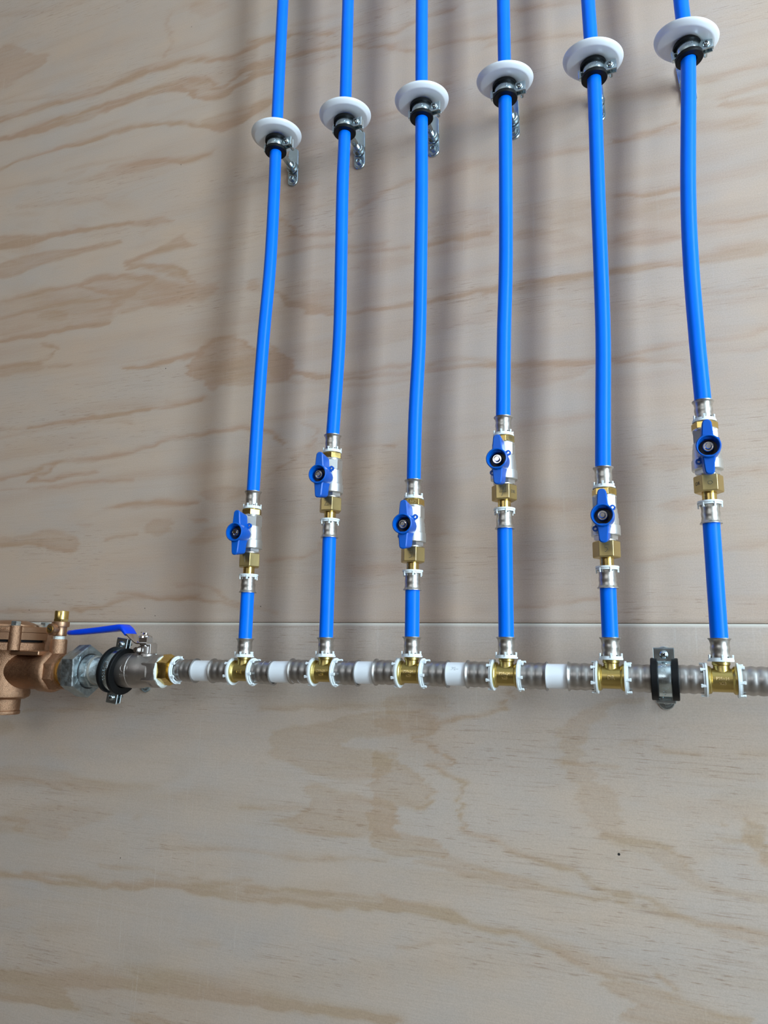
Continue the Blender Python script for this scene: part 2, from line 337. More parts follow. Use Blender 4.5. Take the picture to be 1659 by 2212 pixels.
 ('L',Z5,3,.35,[(1100,1190),(1300,1180),(1480,1150)]),('F',Z5,12,.26,[(1180,1300),(1480,1260),(1480,1330),(1200,1370)]),
 ('F',Z5,10,.3,[(120,1210),(520,1230),(520,1300),(130,1290)]),('F',Z5,10,.3,[(640,1230),(1010,1220),(1010,1310),(650,1320)]),
 ('L',Z5,2.6,.6,[(-20,1565),(60,1530),(200,1500),(400,1490),(560,1462),(700,1450),(860,1425),(1010,1415),(1120,1388),(1480,1350)]),
 ('F',Z5,12,.28,[(-20,1560),(200,1500),(560,1460),(540,1540),(200,1570)]),
 ('F',Z5,9,.45,[(120,1920),(300,1900),(540,1930),(480,2010),(200,2060),(120,2030)]),
 ('L',Z5,2.5,.4,[(120,1925),(300,1920),(560,1925),(800,1870),(1050,1810),(1300,1800),(1480,1740)]),
 ('F',Z5,12,.25,[(640,1880),(1050,1810),(1050,1900),(650,1960)]),('L',Z5,3,.35,[(1120,1870),(1480,1850)]),
 ('L',Z5,3,.3,[(-20,1640),(300,1600),(550,1640)]),('L',Z5,3,.3,[(620,1640),(1020,1600)]),('L',Z5,3,.3,[(1100,1560),(1480,1520)]),
 ('L',Z6,2.4,.6,[(56,60),(130,140),(180,178),(300,180),(400,168),(560,150),(700,140),(900,130),(1100,112),(1400,130)]),
 ('L',Z6,2.4,.45,[(180,325),(212,345),(205,380),(150,420),(90,460),(50,480)]),
 ('F',Z6,10,.28,[(520,600),(620,610),(640,680),(540,720),(500,660)]),('F',Z6,9,.3,[(60,470),(150,430),(205,380),(200,440),(120,500)]),
 ('L',Z6,2.2,.45,[(295,402),(420,388),(450,400)]),('F',Z6,12,.3,[(1220,400),(1400,380),(1420,460),(1240,470)]),
 ('L',Z6,3,.35,[(860,330),(1100,300)]),('F',Z6,10,.3,[(860,560),(1090,570),(1090,610),(880,600)]),('F',Z6,10,.26,[(300,780),(500,760),(500,800),(320,820)]),
 ('L',Z6,2.2,.45,[(850,920),(1000,900),(1100,880)]),('F',Z6,10,.35,[(1320,560),(1430,550),(1430,600),(1330,600)]),
 ('L',Z6,2.5,.4,[(60,760),(200,740),(230,700)]),('L',Z6,3,.3,[(1230,760),(1440,740),(1659,700)]),('L',Z6,3,.3,[(1500,500),(1659,470)]),
]
FIG_LO = [
 ('L',Z7,2.5,.55,[(1120,58),(1400,50),(1659,45),(1750,44)]),
 ('F',Z7,4,.52,[(1150,210),(1200,140),(1330,125),(1450,110),(1560,70),(1700,60),(1900,90),(1900,150),(1659,180),(1500,170),(1480,230),(1659,250),(1700,290),(1659,360),(1480,370),(1350,340),(1220,300),(1150,270),(1210,240)]),
 ('F',Z7,4,.5,[(1150,530),(1300,520),(1330,450),(1310,400),(1380,380),(1500,420),(1659,450),(1720,480),(1700,560),(1730,620),(1550,622),(1400,620),(1280,590),(1200,550)]),
 ('F',Z7,10,.4,[(-30,310),(250,310),(400,380),(700,390),(700,410),(400,420),(200,390),(-30,400)]),
 ('L',Z7,2,.45,[(-30,372),(150,378),(260,405)]),
 ('F',Z7,7,.36,[(90,500),(200,465),(350,475),(500,510),(450,530),(320,560),(300,640),(50,600),(-30,600),(-30,545)]),
 ('L',Z7,2.5,.5,[(-30,538),(130,545),(60,580),(110,600)]),('F',Z7,8,.3,[(580,520),(630,515),(620,545),(580,540)]),
 ('L',Z7,2.6,.75,[(-30,780),(150,790),(220,820),(330,830),(480,830),(600,845),(700,825),(820,835),(1000,880),(1150,900),(1350,915),(1500,920),(1659,935),(1720,940)]),
 ('L',Z7,2.4,.5,[(120,770),(300,790),(430,820)]),('L',Z7,2,.45,[(430,735),(620,770),(860,790)]),
 ('L',Z7,2.4,.5,[(830,815),(960,825),(1060,805)]),('L',Z7,2.4,.6,[(1060,855),(1200,850),(1400,860),(1659,890),(1720,900)]),
 ('F',Z7,7,.38,[(430,825),(700,790),(960,810),(1200,850),(1400,860),(1720,895),(1720,935),(1350,915),(1150,900),(1000,880),(820,835),(600,845)]),
 ('L',Z7,2,.4,[(700,655),(900,670),(1150,685),(1250,705),(1659,720)]),('L',Z7,2,.35,[(1240,715),(1350,720),(1450,718)]),
 ('L',Z7,2,.4,[(1050,490),(1300,490)]),
 ('L',Z7,4.5,.9,[(-30,1212),(200,1235),(400,1250),(650,1270),(900,1300),(1100,1330),(1400,1370),(1600,1400),(1700,1425)]),
 ('F',Z7,14,.35,[(-30,1205),(200,1190),(500,1160),(800,1180),(1000,1240),(1300,1300),(1600,1370),(1600,1400),(1100,1330),(650,1270),(200,1235)]),
 ('F',Z7,5,.55,[(-30,1215),(150,1232),(300,1265),(290,1300),(320,1360),(150,1340),(-30,1320)]),
 ('L',Z7,2.5,.5,[(-30,1290),(100,1320),(320,1362)]),
 ('F',Z7,5,.5,[(560,1390),(600,1375),(740,1400),(760,1440),(560,1440)]),
 ('F',Z7,9,.3,[(720,1050),(900,1060),(980,1080),(880,1095)]),('F',Z7,12,.22,[(60,1000),(300,990),(460,1020),(280,1040)]),
 ('F',Z7,10,.35,[(-30,90),(60,110),(60,160),(-30,170)]),('L',Z7,2,.45,[(100,75),(250,70),(400,60)]),('L',Z7,2,.35,[(400,75),(600,78),(720,60)]),
 ('F',Z8,4,.4,[(-20,0),(300,0),(300,75),(150,85),(-20,92)]),('F',Z8,4,.4,[(-20,90),(100,100),(90,150),(-20,165)]),
 ('L',Z8,2.2,.75,[(560,-5),(550,30),(500,70),(420,90),(330,100),(240,130),(200,170),(130,190),(200,215),(280,280),(290,300),(180,312),(260,330),(320,370),(360,400),(335,470),(350,540),(335,590),(380,620),(480,640),(560,700),(700,730),(830,770),(870,820),(980,860),(1060,870),(1150,900),(1250,940),(1400,990),(1659,1030)]),
 ('F',Z8,3,.52,[(-60,240),(0,240),(70,260),(60,300),(130,340),(200,400),(205,490),(150,495),(70,480),(40,530),(60,580),(140,610),(250,640),(290,720),(200,700),(0,680),(-60,660)]),
 ('L',Z8,2,.6,[(200,400),(208,495),(150,497)]),
 ('F',Z8,3,.42,[(290,725),(460,770),(620,790),(720,840),(850,880),(960,890),(1150,910),(1400,990),(1659,1020),(1700,1090),(1450,1045),(1250,960),(1000,905),(780,885),(660,845),(560,842),(430,810),(300,780),(100,700)]),
 ('L',Z8,2,.65,[(280,715),(460,770),(620,790),(720,840),(850,880),(960,890)]),
 ('F',Z8,4,.6,[(980,860),(1060,862),(1075,880),(1045,915),(990,915)]),
 ('L',Z8,2.4,.7,[(-20,888),(180,920),(280,940),(350,980)]),
 ('L',Z8,2.4,.6,[(-20,932),(150,945),(300,980),(400,1010),(560,1040),(700,1090),(820,1150),(900,1200),(960,1225)]),
 ('F',Z8,6,.5,[(-20,888),(180,920),(280,940),(350,980),(300,985),(150,945),(-20,935)]),
 ('F',Z8,5,.35,[(300,970),(560,1010),(800,1080),(1000,1160),(1150,1210),(1000,1235),(900,1200),(820,1150),(700,1090),(560,1040),(400,1010)]),
 ('F',Z8,3,.58,[(885,1245),(960,1230),(1100,1240),(1250,1290),(1330,1350),(1500,1400),(1620,1440),(1040,1440),(1040,1390),(1090,1340),(1000,1295)]),
 ('L',Z8,2,.6,[(1150,1200),(1230,1250),(1290,1320),(1450,1385),(1570,1415)]),
 ('F',Z8,5,.42,[(1150,5),(900,50),(850,80),(780,130),(755,250),(780,330),(830,400),(810,480),(900,560),(980,640),(1150,700),(1250,790),(1330,840),(1450,860),(1700,905),(1700,865),(1450,830),(1370,790),(1290,720),(1200,650),(1050,600),(1000,520),(1010,440),(930,400),(915,350),(880,310),(830,290),(830,210),(880,150),(960,110),(950,65),(1150,35)]),
 ('L',Z8,2,.6,[(940,600),(1050,632),(1180,650),(1270,690),(1300,730)]),
 ('L',Z8,1.6,.55,[(750,300),(830,300),(980,320)]),
 ('F',Z8,5,.6,[(1530,510),(1600,550),(1659,620),(1700,700),(1700,800),(1650,740),(1590,680),(1560,600)]),
 ('L',Z8,1.6,.5,[(1450,630),(1560,625),(1659,635)]),('L',Z8,1.6,.45,[(1560,608),(1659,605)]),
 ('L',Z8,2,.55,[(1200,262),(1350,268)]),('L',Z8,1.6,.5,[(1050,222),(1140,222)]),('F',Z8,2,.6,[(1440,535),(1475,550),(1490,558),(1445,558)]),
 ('F',Z8,10,.25,[(1380,430),(1659,400),(1659,500),(1500,500)]),('L',Z8,2,.4,[(1560,262),(1700,262)]),('L',Z8,2,.4,[(560,1085),(300,1060),(60,1090)]),
]
def to_wall(fr, pts):
    return np.array([P(fr[0] + x / fr[2], fr[1] + y / fr[2], 0.0)[[0, 2]] for x, y in pts])
def smooth_poly(pts, closed):
    for _ in range(2):
        q = []; n = len(pts)
        rng = range(n) if closed else range(n-1)
        if not closed: q.append(pts[0])
        for i in rng:
            a = pts[i]; b = pts[(i+1) % n]; q += [a*.75 + b*.25, a*.25 + b*.75]
        if not closed: q.append(pts[-1])
        pts = q
    return np.array(pts)
def figure(XX, ZZ, figs, seed):
    """pine stain amount on a grid"""
    jx = (vnoise(XX*90, ZZ*900, seed) - .5) * .007 + (vnoise(XX*25, ZZ*160, seed+1) - .5) * .016
    jz = (vnoise(XX*60, ZZ*120, seed+2) - .5) * .004 + (vnoise(XX*14, ZZ*40, seed+3) - .5) * .006
    X = XX + jx; Z = ZZ + jz
    out = np.zeros_like(X); fleck = np.zeros_like(X)
    xs = XX[0]; zs = ZZ[:, 0]
    for kind, fr, w, st, pts in figs:
        q = smooth_poly([p for p in to_wall(fr, pts)], kind == 'F'); w = w * mm; pad = (0.02 + 5 * w)
        i0, i1 = np.searchsorted(xs, (q[:, 0].min() - pad, q[:, 0].max() + pad)); k0, k1 = np.searchsorted(zs, (q[:, 1].min() - pad, q[:, 1].max() + pad))
        if i1 <= i0 or k1 <= k0: continue
        sx = X[k0:k1, i0:i1]; sz = Z[k0:k1, i0:i1]; d = np.full(sx.shape, 9.0); inside = np.zeros(sx.shape, bool); side = np.zeros(sx.shape)
        n = len(q)
        for i in range(n if kind == 'F' else n-1):
            a = q[i]; b = q[(i+1) % n]; e = b - a; L = e @ e + 1e-12
            t = np.clip(((sx - a[0]) * e[0] + (sz - a[1]) * e[1]) / L, 0, 1)
            dx = sx - a[0] - t*e[0]; dz = sz - a[1] - t*e[1]; dd = np.hypot(dx, dz); near = dd < d
            d = np.where(near, dd, d); side = np.where(near, np.sign(dz), side)
            if kind == 'F' and abs(e[1]) > 1e-12:
                c = ((a[1] > sz) != (b[1] > sz)) & (sx < e[0] * (sz - a[1]) / e[1] + a[0]); inside ^= c
        if kind == 'F':
            sd = np.where(inside, d, -d); f = np.clip(sd / w + .5, 0, 1); f = f*f*(3-2*f)
            val = st * f * (.72 + .28 * np.exp(-np.abs(sd) / .006)) * (.8 + .4 * vnoise(sx*30, sz*250, seed+5))
        else:
            wd = np.where(side > 0, w * 2.0, w * .9)
            val = st * np.exp(-(d / wd) ** 2) * (.45 + .8 * vnoise(sx*22, sz*300, seed+6))
        o = out[k0:k1, i0:i1]; out[k0:k1, i0:i1] = o + val * (1 - .55 * np.clip(o, 0, 1))
    # the pine's own faint early and late wood between the traced figures
    low = vnoise(XX*1.6, ZZ*9, seed+7) - .5; mid = vnoise(XX*5 + 3*low, ZZ*42 + 6*low, seed+8) - .5
    fine = vnoise(XX*11 + 4*mid, ZZ*150 + 9*mid, seed+10) - .5
    out += .22 * np.clip(low, 0, 1) + .62 * np.clip(mid - .10, 0, 1) * (.5 + vnoise(XX*2.2, ZZ*5, seed+11)) + .34 * np.clip(fine - .08, 0, 1) * (.4 + 1.2 * vnoise(XX*3, ZZ*8, seed+12))
    fleck = np.clip(vnoise(XX*5, ZZ*20, seed+9)*2.4 - 1.05, 0, 1) * .9 + .45 * np.clip(out, 0, 1) + .05
    return out, np.clip(fleck, 0, 1)
def wood_material(name, base, stain, scratch):
    M = bpy.data.materials.new(name); M.use_nodes = True; nt = M.node_tree; N = nt.nodes; L = nt.links; b = N['Principled BSDF']
    b.inputs['Roughness'].default_value = .62; b.inputs['Specular IOR Level'].default_value = .22
    geo = N.new('ShaderNodeNewGeometry')
    def noise(scale, sx, sz, det=3, rough=.55):
        mp = N.new('ShaderNodeMapping'); mp.inputs['Scale'].default_value = (sx, 1, sz); L.new(geo.outputs['Position'], mp.inputs[0])
        t = N.new('ShaderNodeTexNoise'); t.inputs['Scale'].default_value = scale; t.inputs['Detail'].default_value = det; t.inputs['Roughness'].default_value = rough
        L.new(mp.outputs[0], t.inputs['Vector']); return t.outputs['Fac']
    def mrange(v, a, c, d=0, e=1):
        r = N.new('ShaderNodeMapRange'); r.inputs[1].default_value = a; r.inputs[2].default_value = c; r.inputs[3].default_value = d; r.inputs[4].default_value = e
        L.new(v, r.inputs[0]); return r.outputs[0]
    def math_(op, a, c):
        r = N.new('ShaderNodeMath'); r.operation = op
        for i, q in enumerate((a, c)):
            if isinstance(q, (int, float)): r.inputs[i].default_value = q
            else: L.new(q, r.inputs[i])
        return r.outputs[0]
    def mix(fac, a, c, mode='MIX'):
        r = N.new('ShaderNodeMix'); r.data_type = 'RGBA'; r.blend_type = mode
        if isinstance(fac, (int, float)): r.inputs[0].default_value = fac
        else: L.new(fac, r.inputs[0])
        for i, q in ((6, a), (7, c)):
            if isinstance(q, tuple): r.inputs[i].default_value = (*q, 1)
            else: L.new(q, r.inputs[i])
        return r.outputs[2]
    at = N.new('ShaderNodeAttribute'); at.attribute_name = 'figure'; af = N.new('ShaderNodeAttribute'); af.attribute_name = 'fleck'
    c = mix(mrange(noise(3, 1, 2.5), .35, .65), base, tuple(np.multiply(base, (1.06, 1.0, .93))))
    c = mix(mrange(noise(9, 1, 2, 4), .4, .75), c, tuple(np.multiply(base, (.93, .97, 1.02))))
    st2 = mix(mrange(noise(7, 1, 3), .4, .62), stain, tuple(np.multiply(stain, (.98, 1.0, .96))))
    fig = at.outputs['Fac']
    grain = mrange(noise(60, .22, 9, 3, .65), .35, .68, .78, 1.12)
    c = mix(mrange(math_('MULTIPLY', fig, grain), 0, .72, 0, 1.0), c, st2)
    # short dark fibres
    fib = mrange(noise(60, .75, 9.5, 2, .5), .605, .70)
    fib2 = mrange(noise(40, .30, 8.0, 3, .6), .56, .72)
    c = mix(math_('MULTIPLY', math_('MULTIPLY', fib, af.outputs['Fac']), .50), c, (.25, .145, .08))
    c = mix(math_('MULTIPLY', math_('MULTIPLY', fib2, af.outputs['Fac']), .45), c, (.30, .19, .12))
    # pale sanding scratches and fine paper-like nap
    sc = mrange(noise(40, 7.5, .35, 2, .5), .60, .74); msk = mrange(noise(3.2, 1, .8, 2), .45, .62)
    c = mix(math_('MULTIPLY', math_('MULTIPLY', sc, msk), scratch), c, (.70, .66, .60))
    c = mix(.5, c, mix(mrange(noise(700, 1, 1, 2), .3, .7), (.86, .86, .86), (1.12, 1.12, 1.12)), 'MULTIPLY')
    ae = N.new('ShaderNodeAttribute'); ae.attribute_name = 'edge'
    c = mix(ae.outputs['Fac'], c, (.66, .60, .51))                 # pale raw edge, with the light it catches painted in
    L.new(c, b.inputs['Base Color'])
    bp = N.new('ShaderNodeBump'); bp.inputs['Strength'].default_value = .25; bp.inputs['Distance'].default_value = .0006
    L.new(noise(60, .4, 7, 3), bp.inputs['Height']); L.new(bp.outputs[0], b.inputs['Normal'])
    return M
WOOD_UP = wood_material('pine_plywood_face', (.530, .412, .328), (.455, .292, .198), .10)
WOOD_LO = wood_material('pale_pine_plywood_face', (.515, .420, .350), (.455, .325, .230), .22)
def sheet(name, z0, z1, figs, mt, seed, y, chamfer_top, chamfer_bot):
    step = .0025
    xs = np.concatenate([np.arange(-2.2, -1.2, .05), np.arange(-1.2, .32, step), np.arange(.32, 1.41, .05), [1.41]])
    lo, hi = max(z0, .72), min(z1, 2.62)
    zs = np.concatenate([np.arange(z0, lo, .05), np.arange(lo, hi, step), np.arange(hi, z1, .05)]); zs = zs[zs < z1 - 1e-4]; zs = np.append(zs, z1)
    XX, ZZ = np.meshgrid(xs, zs); fig, fleck = figure(XX, ZZ, figs, seed)
    nz, nx = XX.shape; YY = np.full(XX.shape, y)
    YY[-1] = y + chamfer_top*.8; YY[0] = y + chamfer_bot
    if chamfer_top: ZZ[-2] = z1 - chamfer_top
    if chamfer_bot: ZZ[1] = z0 + chamfer_bot
    edge = np.zeros(XX.shape)
    if chamfer_top: edge[-2:] = 1.0
    co = np.stack([XX, YY, ZZ], -1).reshape(-1, 3)
    idx = np.arange(nz*nx).reshape(nz, nx)
    q = np.stack([idx[:-1, :-1], idx[:-1, 1:], idx[1:, 1:], idx[1:, :-1]], -1).reshape(-1, 4)
    # thickness: a back rim so the sheet is a solid board
    base = len(co); T = .015
    bc = np.array([[xs[0], y+T, z0], [xs[-1], y+T, z0], [xs[-1], y+T, z1], [xs[0], y+T, z1]])
    co = np.concatenate([co, bc])
    rim = [list(idx[0, ::-1]) + [base, base+1], list(idx[-1]) + [base+2, base+3], list(idx[::1, 0]) + [base+3, base], list(idx[::-1, -1]) + [base+1, base+2], [base+1, base, base+3, base+2]]
    me = bpy.data.meshes.new(name)
    nv = len(co); nq = len(q)
    loops = np.concatenate([q.ravel()] + [np.array(r) for r in rim]); tot = np.concatenate([np.full(nq, 4), [len(r) for r in rim]])
    me.vertices.add(nv); me.vertices.foreach_set('co', co.ravel().astype(np.float32))
    me.loops.add(len(loops)); me.loops.foreach_set('vertex_index', loops.astype(np.int32))
    me.polygons.add(len(tot)); me.polygons.foreach_set('loop_start', np.concatenate([[0], np.cumsum(tot)[:-1]]).astype(np.int32)); me.polygons.foreach_set('loop_total', tot.astype(np.int32))
    me.update(calc_edges=True); me.validate()
    for nm, arr in (('figure', fig), ('fleck', fleck), ('edge', edge)):
        a = me.attributes.new(nm, 'FLOAT', 'POINT'); a.data.foreach_set('value', np.concatenate([arr.ravel(), np.zeros(4)]).astype(np.float32))
    me.materials.append(mt)
    o = bpy.data.objects.new(name, me); COL.objects.link(o); o['kind'] = 'structure'
    return o
ZS = P(830, 1345.5, 0)[2]
up = sheet('wall_back', ZS + .0004, ZS + 1.22, FIG_UP, WOOD_UP, 11, 0.0, 0, .0006)
lo = sheet('wall_back', ZS - 1.22, ZS - .0002, FIG_LO, WOOD_LO, 53, -.0006, .0012, 0)

# ------------------------------------------------------------------ the rest of the room
CONC = mat('grey_concrete', (.26, .20, .15), .8, mottle=(6, .15, .05))
PAINT = mat('off_white_paint', (.70, .70, .69), .8)
DIM = mat('dark_timber_lining', (.10, .065, .045), .7, mottle=(8, .2, .05))
def struct(name, mb, mt, parent=None):
    o = mb.build(name, mt, parent)
    if not parent: o['kind'] = 'structure'
    return o
struct('wall_back', MB().box(((XL+XR)/2, .065, ZC/2), (XR-XL+.2, .1, ZC)), PAINT)
struct('floor', MB().box(((XL+XR)/2, YF/2, -.05), (XR-XL+.2, -YF+.3, .1)), CONC)
struct('ceiling', MB().box(((XL+XR)/2, YF/2, ZC+.05), (XR-XL+.2, -YF+.3, .1)), PAINT)
struct('wall_left', MB().box((XL-.05, YF/2, ZC/2), (.1, -YF+.03, ZC)), DIM)
def wall_with_holes(name, axis, pos, a0, a1, holes, mt):
    b = MB(); cur = a0
    def seg(u0, u1, z0, z1):
        if u1 - u0 < 1e-4 or z1 - z0 < 1e-4: return
        c = ((u0+u1)/2, (z0+z1)/2)
        if axis == 'X': b.box((pos, c[0], c[1]), (.1, u1-u0, z1-z0))
        else: b.box((c[0], pos, c[1]), (u1-u0, .1, z1-z0))
    for h0, h1, z0, z1 in sorted(holes):
        seg(cur, h0, 0, ZC); seg(h0, h1, 0, z0); seg(h0, h1, z1, ZC); cur = h1
    seg(cur, a1, 0, ZC); return struct(name, b, mt)
wall_with_holes('wall_right', 'X', XR + .05, YF, .015, [W1, W3], PAINT)
wall_with_holes('wall_front', 'Y', YF - .05, XL, XR, [W2], DIM)
FR = mat('aluminium_frame', (.5, .5, .5), .4, .8)
def frame(name, axis, pos, h, mull):
    b = MB(); u0, u1, z0, z1 = h; t = .035
    bars = [(u0, u1, z0, z0+t), (u0, u1, z1-t, z1), (u0, u0+t, z0, z1), (u1-t, u1, z0, z1)] + [((u0+u1)/2-.012, (u0+u1)/2+.012, z0, z1)] * mull
    for a, c, d, e in bars:
        if axis == 'X': b.box((pos, (a+c)/2, (d+e)/2), (.05, c-a, e-d))
        else: b.box(((a+c)/2, pos, (d+e)/2), (c-a, .05, e-d))
    return struct(name, b, FR)
frame('window_1', 'X', XR + .0, W1, 0); frame('added_window_2', 'Y', YF + .0, W2, 0); frame('window_3', 'X', XR + .0, W3, 1)  # the front-wall window is added to hold the fill light

# small nail holes punched in the plywood
for px, py, r in [(261,1853,1.1),(1337,1845,2.2),(414,58,.9),(391,356,1.1),(358,796,1.2),(563,1310,1.1),(313,1314,1.1),(63,1318,1.0),(335,1330,1.0),(306,1366,1.1)]:
    p = P(px, py, 0.0); low = p[2] < ZS
    y = -.0006 if low else 0
    h = MB().ring([(y*1-.0002, r*.55*mm), (y-.0004, r*.8*mm), (y, r*1.05*mm)], (0, 0, 0), 'Y', 16)
    ho = MB().lathe([(y-.00015, r*.6*mm), (y+.002, r*.5*mm)], (0, 0, 0), 'Y', 14).build('nail_hole', HOLE, lo if low else up, (p[0], 0, p[2]))
    ho['label'] = 'small dark nail hole punched in the face'

# ------------------------------------------------------------------ shared geometry
XC = [-.4725, -.3655, -.2615, -.1575, -.0535, .0455]                   # the six branches
TEE_Z = [1.2767, 1.2789, 1.2806, 1.2812, 1.2818, 1.2820]
VTOP = [1.4955, 1.5585, 1.4955, 1.5600, 1.4945, 1.5560]                # top flange of each valve set
HY = -.060
CLZ = [1.9876, 1.9892, 1.9815, 1.9787, 1.9755, 1.9692]
CLX = [-.4710, -.3667, -.2590, -.1515, -.0465, .0555]
def locating_ring(r, axis, org, parent, sgn, nt=6, ph=.3):
    """white ring with pegs pointing away from the body (sgn along the axis)"""
    b = MB(); k = r / 16.0; s = sgn
    b.ring(pr((0, 12.6*k), (0, 16*k), (s*1.6, 16.1*k), (s*1.6, 12.6*k)), org, axis)
    b.ring(pr((s*1.6, 12.8*k), (s*1.6, 14.6*k), (s*3.6, 14.9*k), (s*3.6, 12.8*k)), org, axis)
    for i in range(nt):
        g = 2*math.pi*i/nt + ph; hw = 1.3*k; rr = 14.9*k
        for t0, t1, dr, w in ((1.2, 5.4, 0, 1.5), (4.6, 6.4, .5, 1.9)):
            c = ((t0+t1)/2*s*mm, rr*math.cos(g)*mm, rr*math.sin(g)*mm)
            if axis == 'X': R = Matrix.Rotation(g, 3, 'X'); cc = c; d = (abs(t1-t0)*mm, 1.9*k*mm, w*1.6*k*mm)
            else: R = Matrix.Rotation(g, 3, 'Z'); cc = (c[1], c[2], c[0]); d = (1.9*k*mm, w*1.6*k*mm, abs(t1-t0)*mm)
            b.box((cc[0]+org[0], cc[1]+org[1], cc[2]+org[2]), d, R, .25*mm*k)
    return b.build('locating_ring', WRING, parent)
def sleeve16(org, z0, z1, parent, flip=False):
    """pressed sleeve for the 16 mm pipe; flange at z1"""
    L = z1 - z0; f = lambda t: z0 + t * L
    p = [(f(0), 8.2), (f(0), 8.75), (f(.10), 8.85), (f(.2), 8.6), (f(.32), 8.35), (f(.42), 8.75), (f(.5), 8.9), (f(.6), 8.7), (f(.68), 8.35), (f(.78), 8.8), (f(.86), 9.0), (f(.92), 9.7), (f(.955), 10.4), (f(1), 10.5), (f(1), 8.1)]
    q = MB().lathe(pr(*p), org, 'Z', 48, cap=False).build('press_sleeve', NICKEL, parent, ang=50)
    h = MB()                                                           # sight holes beside the ring
    for a in (-1.2, .75, 2.9):
        h.box((org[0]+8.75*mm*math.sin(a), org[1]-8.75*mm*math.cos(a), org[2]+f(.07)*mm), (1.7*mm, .6*mm, 1.5*mm), Matrix.Rotation(a, 3, 'Z'))
    h.build('sight_hole', DARK, q)
    return q
def sleeve25(x0, x1, parent, hole=True):
    """pressed header sleeve with two bulges; flange at x1"""
    L = x1 - x0; f = lambda t: x0 + t*L
    p = [(f(0), 12.3), (f(0), 12.9), (f(.06), 13.1), (f(.14), 12.9), (f(.2), 12.6), (f(.27), 13.2), (f(.37), 13.55), (f(.46), 13.2), (f(.53), 12.6), (f(.6), 13.2), (f(.7), 13.55), (f(.8), 13.2), (f(.87), 12.9), (f(.93), 13.4), (f(.965), 14.6), (f(1), 14.7), (f(1), 12.4)]
    q = MB().lathe(pr(*p), (0, 0, 0), 'X', 56, cap=False).build('press_sleeve', HSLV, parent, ang=50)
    return q

# ------------------------------------------------------------------ tees
def make_tee():
    t = thing('pipe_tee', '', 'pipe fitting', (0, 0, 0))
    b = MB()
    b.lathe(pr((-12.4, 12.2), (-12.4, 13.1), (-11.2, 13.2), (-10.4, 12.6), (-9.9, 12.8), (-9.3, 12.0), (-8.6, 11.0), (8.6, 11.0), (9.4, 12.0), (10.6, 13.0), (12.4, 13.0), (12.4, 12.0)), axis='X', seg=56)
    b.lathe(pr((4, 9.6), (7.5, 8.2), (10, 7.4), (13.4, 7.2), (14.0, 8.0), (15.6, 8.2), (17.5, 7.8)), axis='Z', seg=40)
    b.build('tee_body', BRASSC, t)
    for s in (-1, 1):
        locating_ring(16.0, 'X', (s*12.6*mm, 0, 0), t, s, 6, .35 if s < 0 else .1)
        sleeve25(s*16.0, s*41.5, t)
    locating_ring(11.6, 'Z', (0, 0, 17.0*mm), t, 1, 5, 1.05)
    sleeve16((0, 0, 0), 19.6, 38.8, t)
    return t
tee0 = make_tee(); tees = [tee0] + [copy_tree(tee0) for _ in range(5)]
R_B = 11.05 * mm
def on_header(u, v, w, off=0.0):                                      # wrap writing round the front of a tee body
    a = v / R_B; r = R_B + w; return (u + off, -r*math.cos(a), r*math.sin(a))
tee_words = ['stamped DR, leftmost on the header', 'stamped with its sizes, second from the left', 'stamped with its sizes, below the valve pencilled 3',
             'stamped with its sizes, below the valve pencilled 4', 'stamped DR, just left of the right header clamp', 'at the right end, just right of the right header clamp']
for i, t in enumerate(tees):
    t.location = (XC[i], HY, TEE_Z[i]); t.rotation_euler = (0, 0, 0)
    tag(t, 'brass press tee ' + tee_words[i], 'pipe fitting', 'brass press tees along the header')
    if i in (0, 4):
        pl = MB()
        W_, H_ = 6.4, 6.2                                              # rounded badge outline
        for (cx, cz, dx, dz) in ((0, H_/2, W_, .45), (0, -H_/2, W_, .45), (-W_/2, 0, .45, H_), (W_/2, 0, .45, H_)):
            n = 8
            for k in range(n):
                u0 = (cx - dx/2 + dx*k/n)*mm; u1 = (cx - dx/2 + dx*(k+1)/n)*mm; v0 = (cz-dz/2)*mm; v1 = (cz+dz/2)*mm
                steps = 6 if dz > 1 else 1
                for j in range(steps):
                    va = v0 + (v1-v0)*j/steps; vb = v0 + (v1-v0)*(j+1)/steps
                    q = [on_header(u, v, w) for w in (-.0003, .00028) for u, v in ((u0, va), (u1, va), (u1, vb), (u0, vb))]
                    pl.add(q, [(4,5,6,7), (0,1,5,4), (1,2,6,5), (2,3,7,6), (3,0,4,7)])
        pl.build('badge_rim', BRASSC, t)
        text_geo('DR', 5.2*mm, .75*mm, on_header, True).build('raised_lettering', LETTER, t)
    else:
        a = text_geo('P25x16', 3.8*mm, .75*mm, lambda u, v, w: on_header(u, v + .0015, w), True)
        c = text_geo('x25', 3.8*mm, .75*mm, lambda u, v, w: on_header(u, v - .0026, w), True)
        a.add(c.v, c.f); a.build('raised_lettering', LETTER, t)

